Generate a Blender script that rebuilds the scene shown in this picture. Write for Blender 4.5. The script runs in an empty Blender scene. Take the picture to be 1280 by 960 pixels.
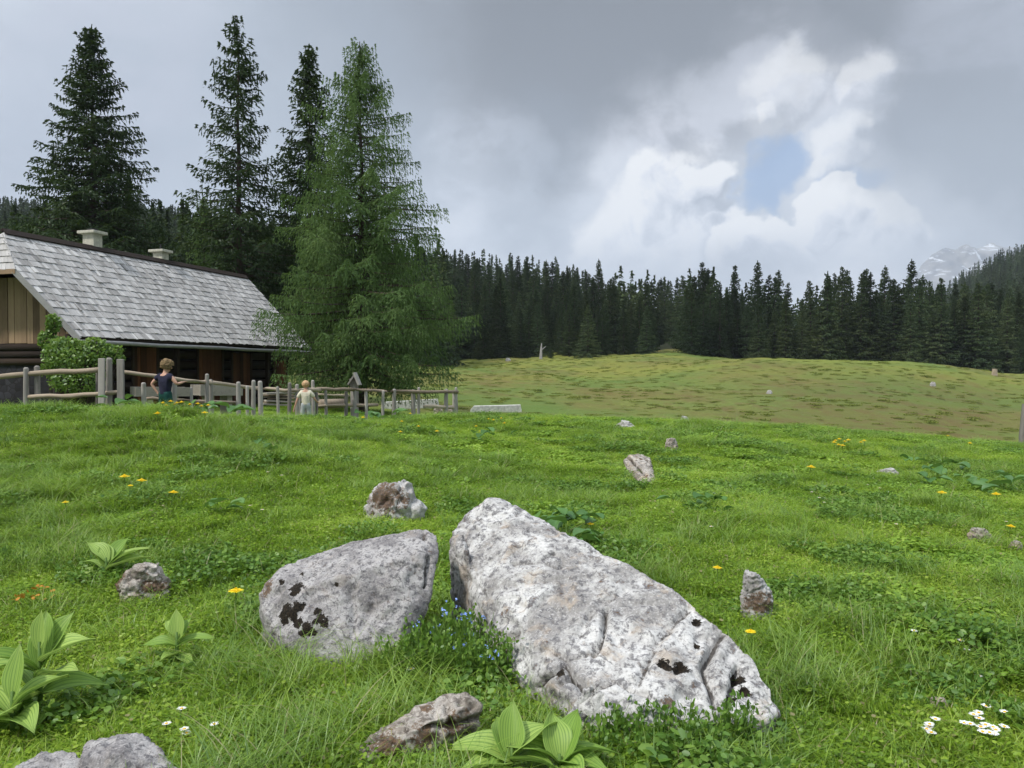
import bpy, bmesh, math, random
import numpy as np
from mathutils import Vector, Matrix, noise as mnoise
sc = bpy.context.scene
C = sc.collection
rad = math.radians
F = 950.0; HORIZON = 461.0
PITCH = math.atan((480 - HORIZON) / F)

# ------------------------------------------------------------------ camera
cam_d = bpy.data.cameras.new('camera'); cam = bpy.data.objects.new('camera', cam_d); C.objects.link(cam)
cam_d.sensor_width = 36.0; cam_d.lens = 36.0 * F / 1280.0
cam_d.clip_start = 0.05; cam_d.clip_end = 12000
cam.rotation_euler = (rad(90) - PITCH, 0, 0)
sc.camera = cam

# ------------------------------------------------------------------ world (sky with clouds) and sun
SUN_EL, SUN_AZ = rad(52), rad(-125)      # azimuth from +Y, clockwise positive; here: behind the camera, to its left
w = bpy.data.worlds.new('World'); sc.world = w; w.use_nodes = True
nt = w.node_tree; nt.nodes.clear()
class NT:
    def __init__(s, tree): s.t = tree
    def n(s, typ, **kw):
        nd = s.t.nodes.new(typ)
        ins = kw.pop('ins', {})
        for k, v in kw.items(): setattr(nd, k, v)
        for k, v in ins.items():
            if isinstance(v, bpy.types.NodeSocket): s.t.links.new(v, nd.inputs[k])
            else: nd.inputs[k].default_value = v
        return nd
    def math(s, op, a, b=None, c=None, clamp=False):
        ins = {0: a}
        if b is not None: ins[1] = b
        if c is not None: ins[2] = c
        return s.n('ShaderNodeMath', operation=op, use_clamp=clamp, ins=ins).outputs[0]
    def noise(s, vec, scale, detail=4, rough=.55, dist=0, out=0):
        return s.n('ShaderNodeTexNoise', ins={'Vector': vec, 'Scale': scale, 'Detail': detail, 'Roughness': rough, 'Distortion': dist}).outputs[out]
    def ramp(s, fac, pts, interp='LINEAR'):
        nd = s.n('ShaderNodeValToRGB', ins={'Fac': fac}); cr = nd.color_ramp; cr.interpolation = interp
        while len(cr.elements) < len(pts): cr.elements.new(.5)
        for e, (p, c) in zip(cr.elements, pts):
            e.position = p; e.color = (c, c, c, 1) if isinstance(c, (int, float)) else (*c, 1)
        return nd.outputs[0]
    def mix(s, fac, a, b, blend='MIX'):
        nd = s.n('ShaderNodeMix', data_type='RGBA', blend_type=blend)
        for k, v in ((0, fac), (6, a), (7, b)):
            if isinstance(v, bpy.types.NodeSocket): s.t.links.new(v, nd.inputs[k])
            elif k == 0: nd.inputs[0].default_value = v
            else: nd.inputs[k].default_value = (*v, 1)
        return nd.outputs[2]
    def smooth(s, v, lo, hi, a=0., b=1.):
        return s.n('ShaderNodeMapRange', interpolation_type='SMOOTHSTEP', ins={0: v, 1: lo, 2: hi, 3: a, 4: b}).outputs[0]
    def vm(s, op, a, b=None, scale=None, out=0):
        ins = {0: a}
        if b is not None: ins[1] = b
        if scale is not None: ins['Scale'] = scale
        return s.n('ShaderNodeVectorMath', operation=op, ins=ins).outputs[out]
def srgb(r, g, b):
    f = lambda c: (c / 255 / 12.92) if c <= 10 else ((c / 255 + .055) / 1.055) ** 2.4
    return (f(r), f(g), f(b))
def px_dir(px, py):
    cy, sy = math.cos(PITCH), math.sin(PITCH)
    return Vector((px - 640, F * cy + (480 - py) * sy, -F * sy + (480 - py) * cy)).normalized()
T = NT(nt)
gen = T.n('ShaderNodeTexCoord').outputs['Generated']
sky = T.n('ShaderNodeTexSky', sky_type='NISHITA', sun_disc=False, sun_elevation=SUN_EL, sun_rotation=SUN_AZ,
          air_density=1.0, dust_density=1.2, ozone_density=1.2).outputs[0]
# warped direction, so that every cloud edge is ragged
nv1 = T.noise(gen, 3.2, 6, .55, 0, 1)
nv2 = T.noise(gen, 13., 6, .6, 0, 1)
w1 = T.vm('SCALE', T.vm('SUBTRACT', nv1, (.5, .5, .5)), scale=.22)
w2 = T.vm('SCALE', T.vm('SUBTRACT', nv2, (.5, .5, .5)), scale=.075)
dirw = T.vm('NORMALIZE', T.vm('ADD', T.vm('ADD', gen, w1), w2))
dirs = T.vm('NORMALIZE', T.vm('ADD', gen, T.vm('SCALE', T.vm('SUBTRACT', nv2, (.5, .5, .5)), scale=.10)))
nbig = T.noise(T.vm('MULTIPLY', gen, (1, 1, 2.4)), 2.6, 7, .5, .6)
nfin = T.noise(T.vm('MULTIPLY', gen, (1, 1, 1.6)), 9., 8, .55, .3)
def blob(px, py, r_in, r_out, vec=None):
    d = px_dir(px, py)
    dot = T.vm('DOT_PRODUCT', vec or dirw, tuple(d), out=1)
    return T.smooth(dot, math.cos(r_out / F), math.cos(r_in / F), 0, 1)
K = 10.0     # cloud colours are given as seen; the Background strength is 0.1
def kc(r, g, b, m=1.0): return tuple(c * K * m for c in srgb(r, g, b))
base = T.ramp(nbig, [(.30, kc(146, 158, 172)), (.45, kc(172, 183, 197)), (.60, kc(197, 206, 218)), (.75, kc(218, 225, 234))])
col = base
def lay(mask, strength, c):
    global col
    m = T.math('MULTIPLY', mask, strength) if not isinstance(strength, bpy.types.NodeSocket) else T.math('MULTIPLY', mask, strength)
    col = T.mix(m, col, c)
mod = T.smooth(nfin, .40, .58, .30, 1.)
# dark cloud deck, high centre and right
for (px, py, a, b, s_, c) in [(560, -40, 60, 300, .8, (130, 136, 146)), (820, 30, 80, 330, .92, (106, 111, 119)), (760, 140, 30, 170, .7, (114, 120, 129)),
                              (1010, 20, 60, 270, .75, (112, 117, 125)), (1230, 190, 40, 190, .75, (130, 138, 148)), (690, 215, 30, 120, .6, (126, 135, 147)),
                              (330, 120, 60, 260, .45, (156, 168, 183)), (60, 150, 40, 200, .3, (166, 174, 192))]:
    lay(blob(px, py, a, b), s_, kc(*c))
for (px, py, a, b, s_, c) in [(600, 190, 10, 90, .55, (196, 203, 216)), (575, 290, 30, 130, .8, (214, 221, 233)), (60, 10, 40, 230, .5, (190, 195, 210)),
                              (1240, 20, 20, 120, .5, (180, 185, 199))]:
    lay(blob(px, py, a, b), T.math('MULTIPLY', mod, s_), kc(*c))
# bright cumulus bank round the gap
for (px, py, a, b, s_, c) in [(960, 130, 20, 120, .75, (205, 209, 220)), (1065, 115, 8, 62, .8, (224, 226, 234)), (965, 150, 4, 34, 1., (250, 252, 255)), (880, 290, 60, 210, .85, (212, 216, 226)),
                              (820, 225, 20, 90, .7, (218, 220, 230)), (880, 235, 20, 66, 1., (250, 251, 254)), (1060, 190, 10, 55, .8, (226, 231, 240)),
                              (1030, 265, 30, 90, 1., (248, 249, 253)), (1100, 300, 20, 100, .85, (226, 230, 238)), (800, 330, 15, 70, .8, (228, 232, 240)), (700, 300, 10, 70, .4, (205, 211, 223))]:
    lay(blob(px, py, a, b, dirs), T.math('MULTIPLY', mod, s_), kc(*c))
def warp_puff(v):
    return T.vm('NORMALIZE', T.vm('ADD', T.vm('ADD', v, T.vm('SCALE', T.vm('SUBTRACT', T.noise(v, 11., 2, .5, 0, 1), (.5, .5, .5)), scale=.10)), T.vm('SCALE', T.vm('SUBTRACT', T.noise(v, 38., 5, .6, 0, 1), (.5, .5, .5)), scale=.03)))
gen_l = T.vm('ADD', gen, (-.010, 0., .018))          # one step towards the light, for the relief of the heads
pv, pl_ = warp_puff(gen), warp_puff(gen_l)
n_a, n_b = T.noise(pv, 15., 6, .56), T.noise(pl_, 15., 6, .56)
nmid = T.noise(pv, 6., 5, .55)
elev = T.n('ShaderNodeSeparateXYZ', ins={0: gen}).outputs[2]
# the gap of blue
gapm = T.math('MAXIMUM', blob(970, 200, 6, 50, pv), T.math('MULTIPLY', blob(956, 232, 6, 42, pv), .98))
gapm = T.math('MAXIMUM', gapm, T.math('MULTIPLY', blob(1105, 240, 3, 44), .75))
gapm = T.smooth(T.math('ADD', gapm, T.math('MULTIPLY', T.math('SUBTRACT', nfin, .5), 1.3)), .22, .90)
skyc = T.mix(.80, sky, kc(104, 156, 214))
# cumulus in front of the gap and low above the wood: bright crisp rims on top, greyer hearts
def field(spots, v):
    m_ = None
    for (px, py, a, b) in spots:
        q = blob(px, py, a, b, v); m_ = q if m_ is None else T.math('MAXIMUM', m_, q)
    return m_
def cumulus(spots, lo, hi, k=.8, strength=1.0, relief=1.6, base=.55, fade=True):
    global col
    fa = T.math('ADD', field(spots, pv), T.math('MULTIPLY', T.math('SUBTRACT', n_a, .5), k)); fb = T.math('ADD', field(spots, pl_), T.math('MULTIPLY', T.math('SUBTRACT', n_b, .5), k))
    m = T.math('MULTIPLY', T.smooth(fa, lo, hi), strength)
    if fade: m = T.math('MULTIPLY', m, T.smooth(elev, .115, .185))
    tone = T.math('ADD', base, T.math('ADD', T.math('MULTIPLY', T.math('SUBTRACT', fa, fb), relief), T.math('MULTIPLY', T.math('SUBTRACT', nmid, .5), 1.5)))
    body = T.ramp(tone, [(.15, kc(166, 174, 187)), (.38, kc(204, 210, 221)), (.56, kc(236, 239, 246)), (.80, kc(255, 255, 255))])
    col = T.mix(m, col, body)
low = field([(780, 345, 30, 190), (1000, 350, 60, 230), (1150, 345, 20, 130), (600, 330, 10, 130)], pv)
low = T.smooth(T.math('ADD', low, T.math('MULTIPLY', T.math('SUBTRACT', nfin, .5), .9)), .10, .85)
col = T.mix(T.math('MULTIPLY', low, .9), col, T.ramp(nmid, [(.30, kc(176, 185, 198)), (.48, kc(206, 213, 224)), (.66, kc(234, 238, 245))]))
col = T.mix(T.math('MULTIPLY', gapm, .72), col, skyc)
cumulus([(1080, 112, 8, 50), (990, 105, 8, 64), (956, 140, 4, 24)], .25, 1.15, .9, .62, 1.2, .45, False)
cumulus([(1066, 186, 6, 44), (1040, 190, 4, 30)], .35, 1.05, .9, .65, 1.4, .5, False)
cumulus([(838, 262, 20, 84), (888, 238, 10, 44), (820, 330, 40, 130), (890, 330, 40, 100)], .22, .70, .9, .92, 1.5, .5)
cumulus([(1045, 262, 14, 48), (985, 312, 20, 60), (1085, 325, 30, 90), (960, 345, 40, 84)], .26, .54, .75, 1., 1.6, .58)
lay(blob(1150, 190, 8, 70), .55, kc(150, 158, 170))
lay(blob(1245, 240, 10, 110), .6, kc(154, 163, 174))
lay(blob(655, 250, 15, 90), T.math('MULTIPLY', mod, .55), kc(142, 153, 166))
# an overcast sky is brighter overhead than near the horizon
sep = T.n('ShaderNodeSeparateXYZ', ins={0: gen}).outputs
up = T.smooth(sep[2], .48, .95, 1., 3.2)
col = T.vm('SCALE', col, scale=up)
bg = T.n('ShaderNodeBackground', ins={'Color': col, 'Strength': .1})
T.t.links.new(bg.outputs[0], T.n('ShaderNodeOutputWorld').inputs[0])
w.cycles.sampling_method = 'MANUAL'; w.cycles.sample_map_resolution = 512

sun_d = bpy.data.lights.new('sun', 'SUN'); sun_d.energy = 3.1; sun_d.angle = rad(5); sun_d.color = (1, .955, .89)
sun = bpy.data.objects.new('sun', sun_d); C.objects.link(sun)
sdir = Vector((math.sin(SUN_AZ) * math.cos(SUN_EL), math.cos(SUN_AZ) * math.cos(SUN_EL), math.sin(SUN_EL)))
sun.rotation_euler = sdir.to_track_quat('Z', 'Y').to_euler()
sun.location = (0, 0, 30)
sc.view_settings.view_transform = 'Standard'; sc.view_settings.look = 'None'
sc.view_settings.gamma = 1; sc.view_settings.exposure = 0.10
sc.render.engine = 'CYCLES'
sc.cycles.max_bounces = 6; sc.cycles.diffuse_bounces = 3; sc.cycles.glossy_bounces = 2
sc.cycles.transmission_bounces = 4; sc.cycles.transparent_max_bounces = 6; sc.cycles.volume_bounces = 0
sc.cycles.use_denoising = True; sc.cycles.denoiser = 'OPENIMAGEDENOISE'; sc.cycles.denoising_input_passes = 'RGB_ALBEDO_NORMAL'; sc.cycles.denoising_prefilter = 'ACCURATE'
sc.cycles.use_adaptive_sampling = True; sc.cycles.adaptive_threshold = .015

# ------------------------------------------------------------------ helpers
def at(px, py, Y):
    d = px_dir(px, py); return d * (Y / d.y)
def tag(o, label=None, cat=None, group=None, kind=None):
    if label: o['label'] = label
    if cat: o['category'] = cat
    if group: o['group'] = group
    if kind: o['kind'] = kind
    return o
def empty(name, loc=(0, 0, 0), rz=0.0):
    o = bpy.data.objects.new(name, None); C.objects.link(o)
    o.location = loc; o.rotation_euler = (0, 0, rz); o.empty_display_size = .1
    return o
def link(name, me, parent=None, mat=None):
    o = bpy.data.objects.new(name, me); C.objects.link(o)
    if parent: o.parent = parent
    if mat is not None and not me.materials:
        for m in (mat if isinstance(mat, (list, tuple)) else [mat]): me.materials.append(m)
    return o
def np_mesh(name, V, Fc, attr=None, smooth=False, mats=None, midx=None):
    """V (n,3), Fc (m,k) all faces of one size; attr: {name: per-vertex floats}"""
    V = np.asarray(V, np.float32); Fc = np.asarray(Fc, np.int32)
    me = bpy.data.meshes.new(name); k = Fc.shape[1]; m = len(Fc)
    me.vertices.add(len(V)); me.vertices.foreach_set('co', V.ravel())
    me.loops.add(m * k); me.loops.foreach_set('vertex_index', Fc.ravel())
    me.polygons.add(m); me.polygons.foreach_set('loop_start', np.arange(0, m * k, k, dtype=np.int32))
    me.polygons.foreach_set('loop_total', np.full(m, k, np.int32))
    if smooth: me.polygons.foreach_set('use_smooth', np.ones(m, bool))
    if midx is not None: me.polygons.foreach_set('material_index', np.asarray(midx, np.int32))
    for a, v in (attr or {}).items():
        v = np.asarray(v, np.float32)
        if v.ndim == 1:
            at_ = me.attributes.new(a, 'FLOAT', 'POINT'); at_.data.foreach_set('value', v)
        else:
            at_ = me.attributes.new(a, 'FLOAT_VECTOR', 'POINT'); at_.data.foreach_set('vector', v.ravel())
    for mt in (mats or []): me.materials.append(mt)
    me.update(calc_edges=True); me.validate()
    return me
def _h(ix, iy, iz, seed):
    n = (ix.astype(np.int64) * 374761393 + iy.astype(np.int64) * 668265263 + iz.astype(np.int64) * 2147483647 + seed * 1274126177) & 0xffffffff
    n = ((n ^ (n >> 13)) * 1274126177) & 0xffffffff
    n = ((n ^ (n >> 16)) * 2246822519) & 0xffffffff
    return ((n ^ (n >> 15)) & 0xffffff) / float(0xffffff)
def vnoise(P, seed=0):
    P = np.asarray(P, float); i = np.floor(P).astype(np.int64); f = P - i; f = f * f * (3 - 2 * f)
    out = 0
    for dx in (0, 1):
        wx = f[:, 0] if dx else 1 - f[:, 0]
        for dy in (0, 1):
            wy = f[:, 1] if dy else 1 - f[:, 1]
            for dz in (0, 1):
                wz = f[:, 2] if dz else 1 - f[:, 2]
                out = out + wx * wy * wz * _h(i[:, 0] + dx, i[:, 1] + dy, i[:, 2] + dz, seed)
    return out
def fbm(P, octv=4, seed=0, gain=.5):
    P = np.asarray(P, float); s = 0; a = 1; t = 0
    for o in range(octv):
        s = s + a * vnoise(P * 2 ** o + o * 17.3, seed + o); t += a; a *= gain
    return s / t - .5

class MB:
    """collects boxes, bars and tubes into one mesh, with a random value per piece in the attribute 'v'"""
    def __init__(s, seed=1): s.V = []; s.F = []; s.A = []; s.n = 0; s.r = random.Random(seed)
    def add(s, vs, fs, v=None):
        v = s.r.random() if v is None else v
        s.V += [tuple(p) for p in vs]; s.A += [v] * len(vs)
        s.F += [tuple(i + s.n for i in f) for f in fs]; s.n += len(vs)
    def box(s, c, size, M=None, v=None, taper=1.0):
        x, y, z = [d / 2 for d in size]
        vs = [Vector((sx * x * (taper if sz > 0 else 1), sy * y * (taper if sz > 0 else 1), sz * z)) for sz in (-1, 1) for sy in (-1, 1) for sx in (-1, 1)]
        if M is not None: vs = [M @ p for p in vs]
        vs = [p + Vector(c) for p in vs]
        s.add(vs, [(0, 2, 3, 1), (4, 5, 7, 6), (0, 1, 5, 4), (1, 3, 7, 5), (3, 2, 6, 7), (2, 0, 4, 6)], v)
    def beam(s, a, b, w, h, upv=(0, 0, 1), v=None):
        a, b = Vector(a), Vector(b); d = (b - a).normalized(); side = d.cross(Vector(upv)).normalized(); u = side.cross(d)
        M = Matrix((side, d, u)).transposed()
        s.box((a + b) / 2, (w, (b - a).length, h), M, v)
    def tube(s, pts, rs, k=8, v=None, wob=0.0):
        pts = [Vector(p) for p in pts]; vs = []; fs = []
        if not isinstance(rs, (list, tuple)): rs = [rs] * len(pts)
        for i, p in enumerate(pts):
            d = (pts[min(i + 1, len(pts) - 1)] - pts[max(i - 1, 0)]).normalized()
            a = d.cross(Vector((0, 1, .3)) if abs(d.y) < .8 else Vector((1, 0, .2))).normalized(); b = d.cross(a)
            for j in range(k):
                t = 2 * math.pi * j / k; r = rs[i] * (1 + wob * (s.r.random() - .5))
                vs.append(p + a * math.cos(t) * r + b * math.sin(t) * r)
        for i in range(len(pts) - 1):
            for j in range(k):
                fs.append((i * k + j, i * k + (j + 1) % k, (i + 1) * k + (j + 1) % k, (i + 1) * k + j))
        fs.append(tuple(range(k))[::-1]); fs.append(tuple(range((len(pts) - 1) * k, len(pts) * k)))
        s.add(vs, fs, v)
    def build(s, name, mat, parent=None, smooth=False, bevel=0):
        me = bpy.data.meshes.new(name); me.from_pydata([tuple(p) for p in s.V], [], s.F)
        bm = bmesh.new(); bm.from_mesh(me); bmesh.ops.recalc_face_normals(bm, faces=bm.faces); bm.to_mesh(me); bm.free()
        a = me.attributes.new('v', 'FLOAT', 'POINT'); a.data.foreach_set('value', s.A)
        if smooth: me.polygons.foreach_set('use_smooth', [True] * len(me.polygons))
        me.materials.append(mat); me.update()
        o = link(name, me, parent)
        if bevel:
            b = o.modifiers.new('bevel', 'BEVEL'); b.width = bevel; b.segments = 2; b.limit_method = 'ANGLE'
        return o

# ------------------------------------------------------------------ materials
def new_mat(name):
    m = bpy.data.materials.new(name); m.use_nodes = True; m.node_tree.nodes.clear(); return m, NT(m.node_tree)
def out(t, sh, disp=None):
    o = t.n('ShaderNodeOutputMaterial'); t.t.links.new(sh, o.inputs[0])
def pbr(t, colr, rough=.8, bump=None, bstr=.3, bdist=.01, spec=.3, **kw):
    ins = {'Base Color': colr if isinstance(colr, bpy.types.NodeSocket) else (*colr, 1), 'Roughness': rough, 'Specular IOR Level': spec}
    if bump is not None:
        ins['Normal'] = t.n('ShaderNodeBump', ins={'Height': bump, 'Strength': bstr, 'Distance': bdist}).outputs[0]
    ins.update(kw)
    return t.n('ShaderNodeBsdfPrincipled', ins=ins).outputs[0]
def leaf_mat(name, cols, trans=.35, wscale=1.2, wvar=.5, gloss=.04, straw=None, per_tree=0.0):
    """foliage: colour from the per-leaf value 'v' and a wide world-space variation; diffuse + translucent"""
    m, t = new_mat(name)
    v = t.n('ShaderNodeAttribute', attribute_name='v').outputs['Fac']
    pos = t.n('ShaderNodeNewGeometry').outputs['Position']
    n = t.noise(pos, wscale, 3, .6)
    f = t.math('ADD', t.math('MULTIPLY', v, 1 - wvar), t.math('MULTIPLY', t.smooth(n, .3, .7), wvar))
    c = t.ramp(f, [(i / (len(cols) - 1), cc) for i, cc in enumerate(cols)])
    if straw is not None:
        c = t.mix(t.smooth(v, .945, .955), c, straw)
    if per_tree:
        rn = t.n('ShaderNodeObjectInfo').outputs['Random']
        c = t.vm('SCALE', c, scale=t.n('ShaderNodeMapRange', ins={0: rn, 1: 0., 2: 1., 3: 1 - per_tree, 4: 1 + per_tree * 1.3}).outputs[0])
    d = t.n('ShaderNodeBsdfDiffuse', ins={'Color': c}).outputs[0]
    tr = t.n('ShaderNodeBsdfTranslucent', ins={'Color': t.mix(.35, c, (.22, .34, .04), 'MIX')}).outputs[0]
    s = t.n('ShaderNodeMixShader', ins={0: trans, 1: d, 2: tr}).outputs[0]
    if gloss:
        g = t.n('ShaderNodeBsdfGlossy', ins={'Color': (.8, .85, .8, 1), 'Roughness': .45}).outputs[0]
        s = t.n('ShaderNodeMixShader', ins={0: gloss, 1: s, 2: g}).outputs[0]
    out(t, s); return m
def plain(name, c, rough=.7, var=.25, scale=20, bump=.2, bdist=.004, spec=.3):
    m, t = new_mat(name); p = t.n('ShaderNodeTexCoord').outputs['Object']
    n = t.noise(p, scale, 5, .6)
    cc = t.ramp(n, [(.3, tuple(x * (1 - var) for x in c)), (.7, tuple(min(1, x * (1 + var)) for x in c))])
    out(t, pbr(t, cc, rough, n, bump, bdist, spec)); return m
def wood(name, c1, c2, stretch=(18, 18, 1.2), vv=.5, rough=.85, bd=.006):
    """weathered wood with grain; 'v' shifts each board"""
    m, t = new_mat(name); p = t.n('ShaderNodeTexCoord').outputs['Object']
    v = t.n('ShaderNodeAttribute', attribute_name='v').outputs['Fac']
    q = t.vm('ADD', t.vm('MULTIPLY', p, stretch), t.vm('SCALE', (7., 3., 5.), scale=t.math('MULTIPLY', v, 9.)))
    n = t.noise(q, 1., 6, .65, .4); n2 = t.noise(p, 2.3, 4, .6)
    f = t.math('ADD', t.math('MULTIPLY', n, .55), t.math('ADD', t.math('MULTIPLY', v, vv * .6), t.math('MULTIPLY', n2, .25)))
    c = t.ramp(f, [(.25, c1), (.95, c2)])
    c = t.mix(t.smooth(n, .52, .66, 0, .35), c, tuple(x * .35 for x in c1))
    out(t, pbr(t, c, rough, n, .6, bd, .2)); return m

M = {}
M['shingle'] = wood('shingle', (.17, .17, .185), (.60, .60, .63), (20, 20, 20), 1.1)
def shingle_mat():
    m, t = new_mat('roof_shingles'); p = t.n('ShaderNodeTexCoord').outputs['UV']
    v = t.n('ShaderNodeAttribute', attribute_name='v').outputs['Fac']
    q = t.vm('MULTIPLY', p, (45, 1.6, 1)); n = t.noise(q, 1., 6, .6, .2); n2 = t.noise(p, .8, 4, .6)
    f = t.math('ADD', t.math('MULTIPLY', n, .35), t.math('ADD', t.math('MULTIPLY', v, .6), t.math('MULTIPLY', t.math('SUBTRACT', n2, .5), .5)))
    c = t.ramp(f, [(.05, (.11, .105, .10)), (.30, (.25, .235, .22)), (.58, (.43, .41, .39)), (.95, (.68, .655, .62))])
    out(t, pbr(t, c, .75, n, .5, .01, .3)); return m
M['shingle'] = shingle_mat()
M['gable'] = wood('gable_boards', (.085, .052, .032), (.33, .225, .14), (10, 10, 1.1), .9)
M['darkwood'] = wood('smoke_dark_timber', (.012, .009, .008), (.055, .036, .024), (1.2, 1.2, 14), .6)
M['door'] = wood('brown_door_boards', (.010, .006, .005), (.14, .055, .024), (9, 9, 1.6), 1.2)
M['greywood'] = wood('weathered_grey_wood', (.085, .075, .065), (.42, .39, .35), (11, 11, 1.6), .8, .85, .012)
M['rail'] = wood('weathered_rail', (.13, .095, .065), (.52, .43, .32), (2, 16, 16), .8, .85, .012)
M['planks'] = wood('trough_planks', (.20, .175, .14), (.44, .40, .34), (2, 12, 20), .6)
M['gutter'] = wood('wooden_gutter', (.15, .14, .135), (.42, .41, .40), (4, 4, 20), .5)
M['plaster'] = plain('chimney_plaster', (.44, .42, .34), .9, .25, 9, .4)
M['slab'] = plain('concrete_slab', (.36, .36, .33), .9, .45, 7, .8, .03)
M['bark'] = wood('bark', (.035, .025, .02), (.13, .10, .08), (9, 9, 2.), .3)
M['paleslab'] = plain('pale_slab', (.52, .51, .47), .9, .35, 7, .8, .03)
M['snag'] = wood('bare_snag', (.22, .21, .2), (.5, .48, .46), (9, 9, 2.), .3)
M['metal'] = plain('dark_metal', (.03, .03, .03), .5)
def stonewall():
    m, t = new_mat('stone_wall'); p = t.n('ShaderNodeTexCoord').outputs['Object']
    b = t.n('ShaderNodeTexVoronoi', feature='DISTANCE_TO_EDGE', ins={'Vector': t.vm('MULTIPLY', p, (2.6, 2.6, 4.2)), 'Scale': 1.3}).outputs[0]
    cv = t.n('ShaderNodeTexVoronoi', ins={'Vector': t.vm('MULTIPLY', p, (2.6, 2.6, 4.2)), 'Scale': 1.3}).outputs['Color']
    cc = t.ramp(t.n('ShaderNodeSeparateXYZ', ins={0: cv}).outputs[0], [(0, (.010, .0095, .011)), (1, (.036, .035, .042))])
    c = t.mix(t.smooth(b, .02, .07), (.015, .013, .012), cc)
    out(t, pbr(t, c, .9, b, .6, .03)); return m
M['stone'] = stonewall()
# foliage
M['grass'] = leaf_mat('grass_blades', [(.075, .155, .012), (.18, .31, .020), (.32, .46, .04), (.50, .60, .10)], .5, .55, .40, .03, straw=(.34, .30, .13))
M['tall'] = leaf_mat('tall_grass_blades', [(.07, .15, .014), (.17, .29, .024), (.33, .45, .06)], .42, .8, .35, .05, straw=(.34, .31, .14))
M['clover'] = leaf_mat('clover_leaves', [(.08, .17, .016), (.19, .32, .03), (.36, .50, .07)], .35, 1.1, .4, .03)
M['herb'] = leaf_mat('herb_leaves', [(.055, .13, .02), (.12, .23, .03), (.22, .34, .055)], .35, 1.1, .3, .03)
M['hilltuft'] = leaf_mat('hill_herbage', [(.10, .125, .032), (.15, .18, .040), (.20, .225, .055), (.21, .195, .065)], .3, .5, .35, 0)
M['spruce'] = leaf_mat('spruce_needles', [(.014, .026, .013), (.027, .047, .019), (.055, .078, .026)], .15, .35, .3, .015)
M['sprucefar'] = leaf_mat('forest_spruce_needles', [(.018, .030, .018), (.036, .056, .027), (.082, .10, .042)], .15, .05, .45, 0, None, .5)
M['larch'] = leaf_mat('larch_needles', [(.050, .090, .038), (.092, .150, .055), (.165, .235, .092)], .36, .5, .3, .0)
M['shrub'] = leaf_mat('shrub_leaves', [(.05, .115, .018), (.14, .24, .04), (.27, .38, .08)], .4, 1.5, .3, .05)
M['burdock'] = leaf_mat('broad_leaves', [(.05, .13, .03), (.085, .19, .042), (.14, .26, .065)], .3, 3., .3, .04)
def pleat():
    m, t = new_mat('pleated_leaf')
    uv = t.n('ShaderNodeAttribute', attribute_name='u').outputs['Fac']
    v = t.n('ShaderNodeAttribute', attribute_name='v').outputs['Fac']
    s = t.math('SINE', t.math('MULTIPLY', uv, 75.))
    c = t.ramp(v, [(0, (.20, .33, .05)), (1, (.37, .50, .12))])
    c = t.mix(t.smooth(s, -.2, 1., 0, .6), c, (.08, .18, .03))
    d = t.n('ShaderNodeBsdfPrincipled', ins={'Base Color': c, 'Roughness': .5, 'Specular IOR Level': .25}).outputs[0]
    tr = t.n('ShaderNodeBsdfTranslucent', ins={'Color': c}).outputs[0]
    out(t, t.n('ShaderNodeMixShader', ins={0: .28, 1: d, 2: tr}).outputs[0]); return m
M['pleat'] = pleat()
def flat_mat(name, c, rough=.6, trans=0.):
    m, t = new_mat(name)
    sh = pbr(t, c, rough)
    if trans:
        sh = t.n('ShaderNodeMixShader', ins={0: trans, 1: sh, 2: t.n('ShaderNodeBsdfTranslucent', ins={'Color': (*c, 1)}).outputs[0]}).outputs[0]
    out(t, sh); return m
M['yellow'] = flat_mat('yellow_petals', (.95, .70, .015), .6, .15)
M['orange'] = flat_mat('flower_centre', (.75, .38, .01), .7)
M['white'] = flat_mat('white_petals', (.85, .85, .82), .6, .25)
M['blue'] = flat_mat('blue_petals', (.28, .40, .80), .6, .2)
M['stem'] = flat_mat('flower_stem', (.10, .18, .035), .6, .1)
M['rustleaf'] = flat_mat('orange_leaf', (.5, .22, .03), .7, .2)

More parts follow.
